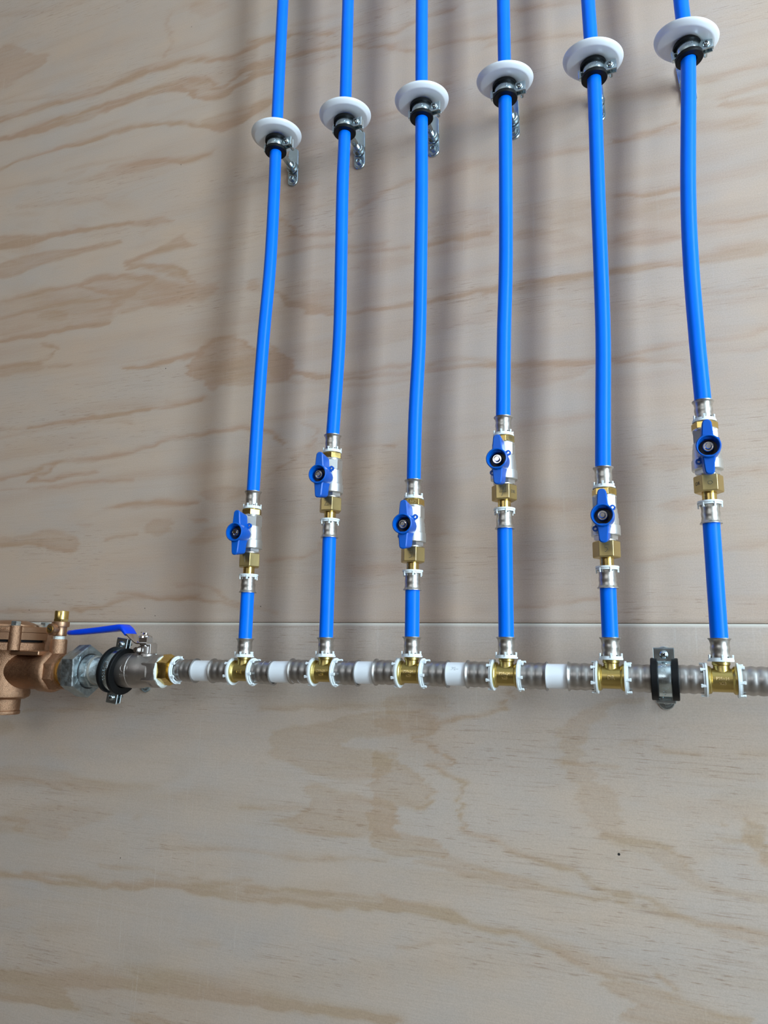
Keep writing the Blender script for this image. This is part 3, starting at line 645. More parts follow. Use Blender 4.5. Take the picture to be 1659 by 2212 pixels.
# ------------------------------------------------------------------ header pipe sections
sec = [(-.5345, -.512, 'between the left adapter and the leftmost tee'), (XC[0]+.036, XC[1]-.036, 'between the first and second tees'), (XC[1]+.036, XC[2]-.036, 'between the second and third tees'),
       (XC[2]+.036, XC[3]-.036, 'printed PE, between the third and fourth tees'), (XC[3]+.036, XC[4]-.036, 'between the fourth and fifth tees'), (XC[4]+.036, XC[5]-.036, 'under the right header clamp'), (XC[5]+.036, 1.30, 'running out of frame past the last tee')]
for i, (x0, x1, w) in enumerate(sec):
    xa, xb = x0 - .006 if i else x0 - .022, x1 + .006
    z, z2 = (float(np.interp(q, [-.60] + XC, [1.2760] + TEE_Z)) for q in (xa, xb))
    o = MB().lathe([(0, .0123), (xb - xa, .0123)], axis='X', seg=56).build('header_pipe', WHITE, None, (xa, HY, z))
    o.rotation_euler = (0, -math.atan2(z2-z, xb-xa), 0)
    tag(o, 'short white plastic header pipe ' + w if i < 6 else 'white plastic header pipe ' + w, 'pipe', 'white header pipe sections')
    if i == 3:
        def on_w(u, v, w):
            a = (v + .0058) / .0123; r = .0123 + .00004 + w*0; return (u + (xb-xa)/2 - .001, -r*math.cos(a), r*math.sin(a))
        text_geo('/PE--', 4.6*mm, 0, on_w).build('printed_marking', INK, o)

# ------------------------------------------------------------------ valve sets: upper press adapter, ball valve, union
def make_adapter():
    t = thing('press_adapter', '', 'pipe fitting', (0, 0, 0))          # local z = 0 at the top flange
    sleeve16((0, 0, 0), -19.0, 0, t)
    locating_ring(11.3, 'Z', (0, 0, -22.3*mm), t, 1, 6, .5)
    b = MB().lathe(pr((-30.6, 11.0), (-30.6, 11.9), (-30.0, 12.5), (-23.6, 12.5), (-23.0, 11.9), (-23.0, 9)), seg=6, ph=-.14)
    b.lathe(pr((-23.2, 9.2), (-22.0, 9.2)), seg=32); b.lathe(pr((-33, 9.5), (-30.6, 9.5)), seg=32)
    b.build('hexagon_collar', BRASS, t, ang=25, bev=.0004)
    return t
def make_valve():
    t = thing('ball_valve', '', 'valve', (0, 0, 0))                    # local z = 0 at the stem, 56.5 below the top flange
    b = MB()
    b.lathe(pr((11.6, 11.2), (11.6, 12.2), (12.4, 12.9), (25.0, 12.9), (26.0, 12.0), (26.0, 10.0)), seg=6, ph=.47)
    b.lathe(pr((24.0, 11.8), (25.4, 12.1), (26.6, 11.6), (26.6, 9.6)), seg=40)
    b.lathe(pr((-15.5, 11.0), (-15.5, 14.0), (-14.8, 14.6), (-8, 14.6), (-5.2, 14.4), (-4.6, 13.6), (-3.8, 13.4), (2, 13.4), (3.2, 13.0), (5.5, 13.1), (8.5, 12.4), (11.8, 12.3), (12.6, 11.5)), seg=56)
    b.lathe(pr((-19.5, 10.6), (-19.5, 11.3), (-18.8, 11.7), (-15.3, 11.7)), seg=6, ph=.1)
    b.lathe(pr((-21.2, 9.0), (-21.2, 9.8), (-19.4, 9.8)), seg=32)
    b.lathe([(-.0205, .0068), (-.0195, .0072), (-.0100, .0078)], axis='Y', seg=32)                                  # stem boss
    b.build('valve_body', CAST, t, ang=30)
    tb = MB()
    for k, s_ in enumerate(('BS', 'EN')):
        g = text_geo(s_, 4.2*mm, .4*mm, lambda u, v, w, a0=.62: ((.0134 + w)*math.sin(a0 + v/.0134), -(.0134 + w)*math.cos(a0 + v/.0134), u * 1.0 - (k*0)), True); tb.add(g.v, g.f); break
    tb.build('raised_lettering', CAST, t)
    # butterfly handle (points toward -Y)
    h = MB()
    h.lathe(pr((-38, 9.7), (-38.2, 10.4), (-37.6, 11.2), (-30, 11.3), (-20, 10.6), (-16.5, 9.8), (-16.5, 5)), axis='Y', seg=56, cap=False)
    h.lathe(pr((-38, 9.7), (-33, 8.9), (-28.0, 8.2), (-28.0, 2)), axis='Y', seg=56, cap=False)
    def wing(s):
        o = []; pts = [(-6.3, 8.0), (-5.3, 12), (-4.6, 20), (-4.2, 24.0), (-3.2, 26.0), (-1.2, 27.0), (1.2, 27.0), (3.2, 26.0), (4.2, 24.0), (4.6, 20), (5.3, 12), (6.3, 8.0)]
        for x, z in pts: o.append((x*s*mm, z*s*mm))
        return o
    def wingb(s):
        o = []; pts = [(-7.2, 8.0), (-6.0, 12), (-5.4, 19), (-5.0, 21.6), (-4.0, 23.2), (-1.6, 24.2), (1.6, 24.2), (4.0, 23.2), (5.0, 21.6), (5.4, 19), (6.0, 12), (7.2, 8.0)]
        for x, z in pts: o.append((x*s*mm, z*s*mm))
        return o
    for s in (1, -1): h.prism(wingb(s), -.0185, -.0345, 'XZ', .0010, top=wing(s))
    for s in (1, -1):
        c = (s*8.6*mm, -.0180, s*10.4*mm)
        h.ring(pr((-1.3, 1.3), (-1.3, 2.9), (1.3, 2.9), (1.3, 1.3)), c, 'Y', 24)
        h.box((s*6.6*mm, -.018, s*7.8*mm), (4*mm, 2.6*mm, 4*mm), Matrix.Rotation(-.85, 3, 'Y'))
    ho = h.build('butterfly_handle', HANDLE, t, ang=38)
    c = MB().lathe(pr((-28.4, 8.9), (-28.0, 8.9)), axis='Y', seg=40)
    c.build('cup_shade_disc', DARK, ho)  # black disc paints the shade deep inside the cup
    n = MB()
    n.lathe(pr((-31, 4.9), (-34.2, 4.9), (-34.8, 4.5), (-34.8, 3.9), (-33.6, 3.7), (-33.6, 2.2)), axis='Y', seg=32, cap=False)
    n.lathe(pr((-31, 2.9), (-35.2, 2.9), (-36.0, 2.3)), axis='Y', seg=24)
    n.build('stem_nut', CHROME, ho)
    return t
def make_union():
    t = thing('pipe_union', '', 'pipe fitting', (0, 0, 0))             # local z = 0 at the nut's top face
    MB().lathe(pr((-17.0, 8), (-17.0, 12.6), (-16.2, 13.8), (-.9, 13.8), (0, 12.9), (0, 8)), seg=6, ph=.05).build('union_nut', BRASSN, t, ang=25, bev=.0006)
    MB().lathe(pr((-26.5, 6.9), (-16.5, 6.9)), seg=40).build('union_tail', BRASS, t)
    locating_ring(11.6, 'Z', (0, 0, -25.6*mm), t, -1, 6, .9)
    # sleeve: flange at the bottom
    L0, L1 = -29.0, -47.8; f = lambda q: L0 + q*(L1-L0)
    p = [(f(0), 8.2), (f(0), 8.75), (f(.10), 8.85), (f(.2), 8.6), (f(.32), 8.35), (f(.42), 8.75), (f(.5), 8.9), (f(.6), 8.7), (f(.68), 8.35), (f(.78), 8.8), (f(.86), 9.0), (f(.92), 9.7), (f(.955), 10.4), (f(1), 10.5), (f(1), 8.1)]
    q = MB().lathe(pr(*p), seg=48, cap=False).build('press_sleeve', NICKEL, t, ang=50)
    h = MB()
    for a in (-1.1, .6): h.box((8.75*mm*math.sin(a), -8.75*mm*math.cos(a), f(.07)*mm), (1.7*mm, .6*mm, 1.5*mm), Matrix.Rotation(a, 3, 'Z'))
    h.build('sight_hole', DARK, q)
    return t
ad0, va0, un0 = make_adapter(), make_valve(), make_union()
where = ['leftmost', 'second from the left', 'third from the left', 'fourth from the left', 'fifth from the left', 'rightmost']
digits = {  # pencil strokes on the nut's faces, millimetres
 0: [[(0, 4.5), (.3, -3.5)]],
 1: [[(-3, 3), (-.5, 4), (.5, 2.6), (-2.8, -2.6), (2.8, -2.3)]],
 2: [[(-2.6, 3.6), (.6, 4.2), (1.8, 2.6), (-.4, .8), (2.6, -.6), (2.6, -3.2), (-1.2, -4.6)]],
 3: [[(-.6, 5), (-3.6, -1.2), (4.4, -.8)], [(3, 4.5), (-1, -5.5)]],
 4: [[(3, 3.6), (-.8, 3.4), (-1.2, .6), (1.2, .8), (1.8, -1.2), (-.6, -3.6), (-1.6, -3)]],
 5: [[(-1.6, .8), (1.6, 1.2), (2.6, -.6), (.8, -2.2), (-1.8, -1.6), (-1.8, .6)]]}
for i in range(6):
    a, v, u = (ad0, va0, un0) if i == 0 else (copy_tree(ad0), copy_tree(va0), copy_tree(un0))
    a.location = (XC[i], HY, VTOP[i]); v.location = (XC[i], HY, VTOP[i] - .0565); u.location = (XC[i], HY, VTOP[i] - .0775)
    tag(a, f'brass and steel press adapter on top of the {where[i]} blue-handled valve', 'pipe fitting', 'press adapters above the valves')
    tag(v, f'nickel ball valve with blue butterfly handle, {where[i]} of the six', 'valve', 'blue handled ball valves')
    ud = ['pencilled 1', 'pencilled 2', 'pencilled 3', 'pencilled 4', 'pencilled 5', 'with a smudged pencil mark']
    tag(u, f'brass union nut and sleeve {ud[i]}, under the {where[i]} valve', 'pipe fitting', 'brass unions below the valves')
for i in range(6):
    u = [o for o in COL.objects if o.name.startswith('pipe_union') and o.parent is None and abs(o.location.x - XC[i]) < 1e-4][0]
    rf = .0138 * math.cos(math.pi/6) + .00012
    # face directions of the hexagon (phase .33): face centres at .33 + 30deg + k*60deg, the one turned most toward the viewer-left
    faces = [.05 + math.pi/6 + k*math.pi/3 for k in range(6)]
    g = min(faces, key=lambda q: abs(((q + math.pi*.5 + math.pi) % (2*math.pi)) - math.pi))
    nx, ny = math.cos(g), math.sin(g); tx, ty = -ny, nx
    b = MB()
    for st in digits[i]:
        pts = []
        for k in range(len(st)-1):
            for q in np.linspace(0, 1, 6, endpoint=(k == len(st)-2)): pts.append((st[k][0]*(1-q) + st[k+1][0]*q, st[k][1]*(1-q) + st[k+1][1]*q))
        b.tube([(nx*rf + tx*p[0]*mm*.95, ny*rf + ty*p[0]*mm*.95, -.0085 + p[1]*mm) for p in pts], .22*mm, 6)
    b.build('pencil_number', GRAPH, u)
    if i in (3, 5):
        g2 = g + (math.pi/3 if i == 3 else -math.pi/3); n2 = (math.cos(g2), math.sin(g2)); t2 = (-n2[1], n2[0])
        text_geo('DR', 5*mm, .05*mm, lambda p, q, w: (n2[0]*(rf+w) + t2[0]*p, n2[1]*(rf+w) + t2[1]*p, -.0085 + q)).build('engraved_lettering', GRAPH, u)
    if i == 2:
        a = [o for o in COL.objects if o.name.startswith('press_adapter') and o.parent is None and abs(o.location.x - XC[i]) < 1e-4][0]
        r2 = .0125*math.cos(math.pi/6) + .0001; ff = [-.14 + math.pi/6 + k*math.pi/3 for k in range(6)]; g3 = min(ff, key=lambda q: abs(((q + math.pi*.5 + .14 + math.pi) % (2*math.pi)) - math.pi))
        n3 = (math.cos(g3), math.sin(g3)); t3 = (-n3[1], n3[0])
        a.rotation_euler = (0, 0, .44)
        text_geo('NO', 4.6*mm, .15*mm, lambda p, q, w: (n3[0]*(r2+w) + t3[0]*p, n3[1]*(r2+w) + t3[1]*p, -.0268 + q), True).build('raised_lettering', BRASSN, a)

# ------------------------------------------------------------------ blue pipes
TOPX = [(611.2, 0), (752, 0), (911.2, 0), (1087.2, 0), (1270.1, 0), (1470.7, 0)]
MID = [[(592.5, 407), (583.7, 570), (569, 732), (557, 895)], [(739.8, 407), (736.7, 570), (732.8, 732), (725.7, 895)], [(910.6, 407), (908.6, 570), (905.5, 732), (898.6, 895)],
       [(1092.4, 407), (1092.5, 570), (1091.3, 732), (1090.2, 880)], [(1291.3, 407), (1297.6, 570), (1302.7, 732), (1306.8, 895)], [(1486.6, 407), (1492.7, 570), (1502.5, 732), (1509, 830)]]
def spline(pts, n=10):
    pts = [Vector(p) for p in pts]; P_ = [pts[0]*2 - pts[1]] + pts + [pts[-1]*2 - pts[-2]]; out = []
    for i in range(1, len(P_)-2):
        for k in range(n):
            t = k/n; a, b, c, d = P_[i-1], P_[i], P_[i+1], P_[i+2]
            out.append(.5*((2*b) + (c-a)*t + (2*a-5*b+4*c-d)*t*t + (3*b-a-3*c+d)*t**3))
    return out + [pts[-1]]
ordw = ['leftmost', 'second', 'third', 'fourth', 'fifth', 'rightmost']
for i in range(6):
    zt = VTOP[i]
    pts = [(XC[i], HY, zt - .015), (XC[i], HY, zt + .004)]
    for (px, py) in MID[i][::-1]:
        z = P(px, py, .055)[2]; s = float(np.interp(z, [1.55, 1.70, 1.96], [.0595, .057, .052]))
        p = P(px, py, s)
        if p[2] > zt + .04: pts.append((float(np.interp(.5, [0, 1], [p[0], XC[i]])) if p[2] < zt + .1 else p[0], -s, p[2]))
    pts.append((CLX[i], -.052, CLZ[i])); t = P(*TOPX[i], .052); pts.append((t[0], -.052, t[2])); dx = (t[0]-CLX[i])/(t[2]-CLZ[i]); pts.append((t[0] + dx*(2.72-t[2])*.6, -.052, 2.72))
    o0 = pts[0]
    o = MB().tube([tuple(Vector(q) - Vector(o0)) for q in spline(pts)], .0080, 40).build('blue_pipe', BLUE, None, o0, ang=60)
    tag(o, f'long blue water pipe rising through a white disc, {ordw[i]} of six', 'pipe', 'long blue risers above the valves')
    z0 = TEE_Z[i] + .022; z1 = VTOP[i] - .0775 - .032
    o = MB().lathe([(0, .0080), (z1-z0, .0080)], seg=40).build('blue_pipe', BLUE, None, (XC[i], HY, z0), ang=60)
    tag(o, f'{"short" if i % 2 == 0 else "longer"} blue pipe piece between header tee and union, {ordw[i]} of six', 'pipe', 'blue pipe pieces between header and valves')

# ------------------------------------------------------------------ clamps (local: pipe axis Z, ears on X, wall toward +Y)
def slab(b, x0, x1, y, th, h, ch=.0004): b.box(((x0+x1)/2*mm, y*mm, 0), (abs(x1-x0)*mm, th*mm, h*mm), None, ch)
def phillips(b, c, r, y):
    b.sphere((c[0], y*mm, c[1]), r*mm, 20, 8, (1, .62, 1))
def make_clamp(R_in, R_b, R_l, bw, tw, ear, earh, wall, two=False, words='CODEX', plate_rot=0.0, stud_hex=True, hd=28.0, hu=33.0):
    """R_in pipe radius, R_b band radius, R_l rubber lip radius, bw band width, tw rubber width, wall distance to the wall"""
    t = thing('pipe_clamp', '', 'clamp', (0, 0, 0))
    r = MB(); hb = bw/2; ht = tw/2
    r.ring(pr((-ht, R_in+.05), (-ht, R_l-.6), (-ht+.8, R_l), (-hb-.1, R_l-.1), (-hb, R_b-1.1), (hb, R_b-1.1), (hb+.1, R_l-.1), (ht-.8, R_l), (ht, R_l-.6), (ht, R_in+.05)), seg=64)
    r.build('rubber_lining', RUBBER, t)
    b = MB(); b.ring(pr((-hb, R_b-1.4), (-hb, R_b-.2), (-hb+.4, R_b), (hb-.4, R_b), (hb, R_b-.2), (hb, R_b-1.4)), seg=64)
    b.build('clamp_band', ZINC, t)
    def ears(sx, screw):
        e = MB(); x0, x1 = R_b-1.5, R_b+ear
        if screw:
            slab(e, sx*x0, sx*x1, -3.4, 1.4, earh); slab(e, sx*x0, sx*x1, 3.2, 1.4, earh)
            # rolled end of the front ear and its folded sides
            e.box((sx*x1*mm, -1.6*mm, 0), (1.3*mm, 4.6*mm, earh*mm), None, .3*mm)
            eo = e.build('clamp_ear', ZINC, t)
            s = MB(); cx = (x0+x1)/2 + .6
            s.lathe(pr((-4.0, 3.6), (-5.0, 3.9), (-6.2, 3.4), (-7.0, 2.2), (-7.3, .9)), (sx*cx*mm, 0, 0), 'Y', 24)
            s.lathe(pr((-4, 1.9), (14.5, 1.9), (15.4, 1.3)), (sx*cx*mm, 0, 0), 'Y', 16)
            so = s.build('clamp_screw', ZINC, t)
            k = MB()
            for a in (.785, -.785): k.box((sx*cx*mm, -7.15*mm, 0), (3.6*mm, .9*mm, .9*mm), Matrix.Rotation(a, 3, 'Y'))
            k.build('cross_slot', DARK, so)
        else:                                                          # hooked latch
            e.box((sx*(R_b+1.0)*mm, -1.2*mm, earh*.18*mm), (4.0*mm, 2.6*mm, 1.8*mm), None, .2*mm)
            e.box((sx*(R_b+1.0)*mm, -1.2*mm, -earh*.30*mm), (4.0*mm, 2.6*mm, 1.8*mm), None, .2*mm)
            e.box((sx*(R_b+3.2)*mm, 0, 0), (3.4*mm, 5.6*mm, earh*.95*mm), None, .7*mm)
            e.box((sx*(R_b+.4)*mm, 2.8*mm, 0), (4.6*mm, 1.3*mm, earh*.9*mm), None, .3*mm)
            e.build('clamp_latch', ZINC, t)
    ears(1, True); ears(-1, two)
    st = MB(); y0 = R_b-1.0; y1 = wall-3.0
    if stud_hex:
        yh = y0 + (y1-y0)*.62
        st.lathe(pr((y0, 4.2), (y0+.6, 4.7), (yh, 4.7), (yh+.5, 4.2)), axis='Y', seg=6, ph=.4)
        st.lathe(pr((y0-.5, 7.5), (y0+1.2, 7.5)), axis='Y', seg=24)
        pf = []; y = yh
        while y < y1-5: pf += [(y, 3.6), (y+.6, 3.0), (y+1.2, 3.6)]; y += 1.2
        st.lathe(pr(*pf), axis='Y', seg=24)
    else: st.lathe(pr((y0, 5.0), (y1, 5.0)), axis='Y', seg=24)
    st.build('stud', ZINC, t, ang=25)
    n = MB(); n.lathe(pr((y1-6.5, 4), (y1-6.5, 6.2), (y1-5.9, 7), (y1-1.5, 7.0), (y1-1.5, 8.6), (y1-.2, 9.0), (y1-.2, 4)), axis='Y', seg=32)
    n.build('stud_washer', ZINC, t, ang=25)
    # wall plate: long slotted plate with rounded ends and raised sides
    pts = []; hw = 8.2
    for k in range(13): a = math.pi*k/12; pts.append((hw*math.cos(a)*mm, (hu-hw)*mm + hw*math.sin(a)*mm))
    for k in range(13): a = math.pi + math.pi*k/12; pts.append((hw*math.cos(a)*mm, -(hd-hw)*mm + hw*math.sin(a)*mm))
    # plate stands upright in world space; the caller passes plate_rot to undo the clamp's own rotation
    R = Matrix.Rotation(plate_rot, 3, 'Y')
    def rp(mb): mb.v = [tuple(R @ Vector(q)) for q in mb.v]; return mb
    pm = MB().prism(pts, wall*mm, (wall-2.6)*mm, 'XZ', .0008)
    pm.ring([((wall-2.6)*mm, 0), ((wall-2.6)*mm, .001)], seg=4) if False else None
    po = rp(pm).build('wall_plate', ZINC, t)
    sm = MB()
    for s in (-1,):
        sm.lathe(pr((wall-2.4, 6.6), (wall-3.6, 6.2), (wall-3.8, 4.4)), (0, 0, -(hd-9.4)*mm), 'Y', 28)
        sm.lathe(pr((wall-3.4, 4.3), (wall-7.4, 4.3), (wall-7.9, 3.8), (wall-7.9, 2.7), (wall-6.6, 2.4), (wall-6.6, .3)), (0, 0, -(hd-9.4)*mm), 'Y', 6, ph=.3)
    rp(sm).build('plate_screw', ZINC, po, ang=25)
    if words:
        g = text_geo(words, (bw*.44)*mm, .22*mm, lambda u, v, w: ((R_b*mm + w)*math.sin(u/(R_b*mm)), -(R_b*mm + w)*math.cos(u/(R_b*mm)), v + .0006), True)
        g.build('embossed_lettering', ZINC, t)
    return t
c0 = make_clamp(8.0, 12.6, 14.9, 11.5, 20.5, 12.5, 12.5, 52.0, False, '15-19')
clamps = [c0] + [copy_tree(c0) for _ in range(5)]
def make_disc():
    b = MB()
    b.lathe(pr((-1.5, 8.35), (-3.8, 11), (-4.3, 20), (-4.5, 28.9), (-4.3, 29.9), (-3.6, 30.8), (-2.2, 32.4), (-.8, 33.8), (.6, 34.4), (1.6, 34.6), (2.0, 34.1), (1.8, 33), (0, 29), (-1.4, 22), (.4, 10.5), (.6, 8.35), (-.5, 8.35)), seg=96, cap=False)
    return b.build('cover_disc', WHITE, None, (0, 0, 0), 50)
d0 = make_disc(); discs = [d0] + [copy_tree(d0) for _ in range(5)]
tilts = [(.02, -.01), (.03, .0), (.04, .0), (.09, .03), (.04, .08), (.06, .155)]
for i in range(6):
    clamps[i].location = (CLX[i], -.052, CLZ[i])
    clamps[i].rotation_euler = (0, (-.02, -.02, -.02, -.02, -.04, -.10)[i], 0)
    tag(clamps[i], f'zinc pipe clamp with black rubber lining gripping the {ordw[i]} blue riser', 'clamp', 'rubber lined clamps on the risers')
    discs[i].location = (CLX[i] - (.0, 0, 0, 0, .0006, .0014)[i], -.052, CLZ[i] + (.0165, .0165, .0162, .0160, .0156, .0152)[i]); discs[i].rotation_euler = (tilts[i][0], tilts[i][1], 0)
    tag(discs[i], f'white plastic disc threaded on the {ordw[i]} blue riser above its clamp', 'disc', 'white discs on the risers')

# header clamp on the right
cr = make_clamp(13.4, 17.6, 20.0, 13.0, 25.0, 11.5, 19.0, 60.0, False, 'CODEX 25-28', plate_rot=math.pi/2, hd=32, hu=32)
cr.location = (-.0045, HY, 1.2815); cr.rotation_euler = (0, -math.pi/2, 0)
tag(cr, 'zinc pipe clamp with black lining on the header between the two rightmost tees', 'clamp')
# header clamp on the left
xl = P(262, 1451, .06)[0]
cl = make_clamp(20.5, 26.8, 29.2, 11.5, 21.0, 13.5, 17.0, 60.0, True, 'CODEX M8', plate_rot=math.pi/2, hd=30, hu=30)
cl.location = (xl - .004, HY, 1.2735); cl.rotation_euler = (0, -math.pi/2 + .12, 0)
tag(cl, 'large two-screw zinc clamp with black lining holding the lever valve', 'clamp')

# ------------------------------------------------------------------ left adapter into the header
XP = lambda px: float(P(px, 1451, .06)[0])
t = thing('press_adapter', 'brass press adapter with white ring between lever valve and header', 'pipe fitting', (XP(388), HY, 1.2763))
MB().lathe([((XP(352)-XP(388)), .012), ((XP(352)-XP(388)), .0184), ((XP(368)-XP(388)), .0192), ((XP(374)-XP(388)), .0174), ((XP(374)-XP(388)), .012)], axis='X', seg=6, ph=.56).build('hexagon_collar', BRASS, t, ang=25)
MB().lathe([(XP(374)-XP(388), .0125), (-.0035, .0125)], axis='X', seg=40).build('collar_neck', BRASS, t)
locating_ring(16.8, 'X', (-.0045, 0, 0), t, 1, 6, .5)
sleeve25(0, (XP(424)-XP(388))/mm, t)

# ------------------------------------------------------------------ lever ball valve
VX = XP(300); t = thing('ball_valve', 'large nickel ball valve with long blue lever handle', 'valve', (VX, HY, 1.2742))
dx = lambda px: XP(px) - VX
b = MB()
b.lathe([(dx(322), .014), (dx(322), .0194), (dx(326), .0204), (dx(350), .0204), (dx(354), .0194), (dx(354), .012)], axis='X', seg=6, ph=.56)
b.lathe([(dx(240), .013), (dx(240), .0190), (dx(246), .0200), (dx(268), .0202), (dx(271), .0212), (dx(292), .0216), (dx(293), .0222), (dx(294), .0216), (dx(310), .0214), (dx(315), .0205), (dx(324), .0195), (dx(334), .0190)], axis='X', seg=64)
b.lathe([(.015, .0105), (.0205, .0095), (.0215, .0078), (.030, .0078)], (dx(315), 0, 0), 'Z', 40)
b.build('valve_body', CASTD, t, ang=30)
tp = MB().lathe([(dx(351), .0184), (dx(353.5), .0196), (dx(355.5), .0190), (dx(356), .0180)], axis='X', seg=30, ph=.1)
tp.v = [(x, y*(1+.04*math.sin(9*i)), z*(1+.04*math.cos(7*i))) for i, (x, y, z) in enumerate(tp.v)]
tp.build('sealing_tape', TAPE, t)
lg = MB(); c = (dx(288), .0, .0)
lm = lambda u, v, w, a0=.12, uo=0: (dx(291) + u + uo, -(.0215 + w)*math.cos(v/.0215 + a0), (.0215 + w)*math.sin(v/.0215 + a0))
g = text_geo('P', 5.5*mm, .3*mm, lambda u, v, w: lm(u, v, w, .16), True); lg.add(g.v, g.f)
g = text_geo('MBS51', 4.6*mm, .3*mm, lambda u, v, w: lm(u, v, w, -.28), True); lg.add(g.v, g.f)
pts = [lm(5.0*mm*math.cos(a), 5.0*mm*math.sin(a), .0001, .16) for a in np.linspace(0, 2*math.pi, 40)]
lg.tube(pts, .35*mm, 8, False); lg.build('raised_lettering', CASTD, t)
SX = dx(308)
zl = lambda py: float(P(309, py, .06)[2]) - 1.2742
st = MB()
st.lathe([(.018, .0090), (zl(1412), .0094), (zl(1409), .0096), (zl(1407), .0082), (zl(1396), .0080), (zl(1395), .0066)], (SX, 0, 0), 'Z', 32)
st.lathe([(zl(1389), .005), (zl(1389), .0088), (zl(1387.5), .0096), (zl(1377), .0096), (zl(1374), .0080), (zl(1373), .004)], (SX, 0, 0), 'Z', 6, ph=.35)
st.lathe([(zl(1378), .0088), (zl(1374), .0084), (zl(1371.5), .0060), (zl(1370.5), .0032), (zl(1367), .0032)], (SX, 0, 0), 'Z', 28)
st.lathe([(zl(1398), .0048), (zl(1386), .0048)], (SX, 0, 0), 'Z', 20)
st.lathe(pr((-13.6, 2), (-13.6, 3.4), (-8.6, 3.7), (-7, 3)), (SX - .003, 0, zl(1404)), 'Y', 6)
st.build('stem_nut', CHROME, t, ang=28)
sp = MB(); sp.box((SX + .0125, .001, (zl(1392)+zl(1412))/2), (.0022, .014, zl(1392)-zl(1412)), None, .0004); sp.box((SX + .005, .001, zl(1392.5)), (.017, .014, .0018), None, .0004)
sp.build('lever_stop', CHROME, t)
# lever: bent strip from the nut up and out to the left; the outer part dipped in blue vinyl
def strip(pts, w, th, name, mt, par, y0=0, rnd=.0008):
    b = MB(); n = len(pts); V = [Vector((p[0], 0, p[1])) for p in pts]; vs = []; prof = []
    for a in np.linspace(0, 2*math.pi, 24, endpoint=False):
        cx, cz = math.cos(a), math.sin(a); prof.append((math.copysign(abs(cx)**.45, cx), math.copysign(abs(cz)**.6, cz)))
    for i in range(n):
        tg = (V[min(i+1, n-1)] - V[max(i-1, 0)]).normalized(); nn = Vector((-tg.z, 0, tg.x))
        wi = w[i] if isinstance(w, list) else w; ti = th[i] if isinstance(th, list) else th
        for u, v in prof: q = V[i] + nn*v*ti/2; vs.append((q.x, y0 + u*wi/2, q.z))
    m_ = 24; fs = [(i*m_ + k, i*m_ + (k+1) % m_, (i+1)*m_ + (k+1) % m_, (i+1)*m_ + k) for i in range(n-1) for k in range(m_)]
    fs.append(tuple(range(m_))[::-1]); fs.append(tuple((n-1)*m_ + k for k in range(m_)))
    return b.add(vs, fs).build(name, mt, par, ang=40)
def lp(px, py, s=.06): q = P(px, py, s); return (q[0] - VX, q[2] - 1.2742)
metal = [(SX + .010, zl(1390)), (SX + .003, zl(1390)), (SX - .005, zl(1390)), (SX - .008, zl(1388.5))] + [lp(290, 1377.5), lp(280, 1366)]
lev = strip(metal, .021, .0026, 'lever', CHROME, t)
grip = [lp(282.5, 1371), lp(280, 1367), lp(275.5, 1360.5), lp(270, 1355.8), lp(262, 1356), lp(245, 1358), lp(215, 1361.5), lp(185, 1364.5), lp(165, 1366.3), lp(154, 1367), lp(149, 1367.3)]
strip(grip, [.0215, .022, .022, .021, .020, .018, .0165, .016, .0155, .013, .008], [.0050, .0058, .0072, .0084, .0088, .0086, .0080, .0076, .0072, .0064, .0040], 'lever_grip', GRIP, lev)

# ------------------------------------------------------------------ threaded nipple and galvanised union
t = thing('pipe_nipple', 'short threaded galvanised nipple between the big hexagon union and the clamp', 'pipe fitting', (XP(228), HY, 1.2728))
pf = []; x = XP(206) - XP(228)
while x < XP(244) - XP(228): pf += [(x, .0176), (x + .0008, .0168), (x + .0016, .0176)]; x += .0016
MB().lathe(pf, axis='X', seg=48).build('threaded_tube', GALV, t, ang=20)
MB().lathe([(XP(207)-XP(228), .0166), (XP(208)-XP(228), .0186), (XP(212)-XP(228), .0182), (XP(213)-XP(228), .0170)], axis='X', seg=40).build('sealing_tape', TAPED, t)
GX = XP(193); t = thing('pipe_union', 'big grey galvanised hexagon union beside the bronze valve', 'pipe fitting', (GX, HY, 1.2716))
dg = lambda px: XP(px) - GX
MB().lathe([(dg(165), .022), (dg(165), .0305), (dg(168), .0330), (dg(192), .0338), (dg(194), .0326), (dg(194), .0225), (dg(190), .0222)], axis='X', seg=6, ph=.58).build('union_nut', GALV, t, ang=25)
b = MB()
b.lathe([(dg(190), .0150), (dg(190), .0212), (dg(202), .0205), (dg(206), .0198), (dg(206), .015)], axis='X', seg=48)
b.lathe([(dg(199), .0150), (dg(199), .0212), (dg(207), .0216), (dg(209), .0206), (dg(209), .0166)], axis='X', seg=8, ph=.3)
b.build('union_socket', GALV, t, ang=25)
MB().ring([(dg(189.5), .0210), (dg(189.5), .0224), (dg(194.2), .0224), (dg(194.2), .0210)], axis='X').build('dark_gap', DARK, t)
MB().lathe([(dg(148), .014), (dg(148), .0195), (dg(153), .0235), (dg(158), .0262), (dg(166), .0275)], axis='X', seg=48).build('union_shoulder', GALV, t)
gl = MB(); fx = dg(194) + .0001
for (yy, zz, rot, kind) in ((-.0225, .0165, .5, 'sq'), (-.0195, -.0135, -.5, 'tri')):
    n = 4 if kind == 'sq' else 3
    pts = [(fx, yy + .0042*math.cos(rot + 2*math.pi*k/n), zz + .0042*math.sin(rot + 2*math.pi*k/n)) for k in range(n+1)]
    gl.tube(pts, .35*mm, 6, False)
g = text_geo('M', 3.4*mm, .25*mm, lambda u, v, w: (fx + w, -.0225 + u, .0165 + v), True); gl.add(g.v, g.f)
gl.build('cast_mark', GALV, t)

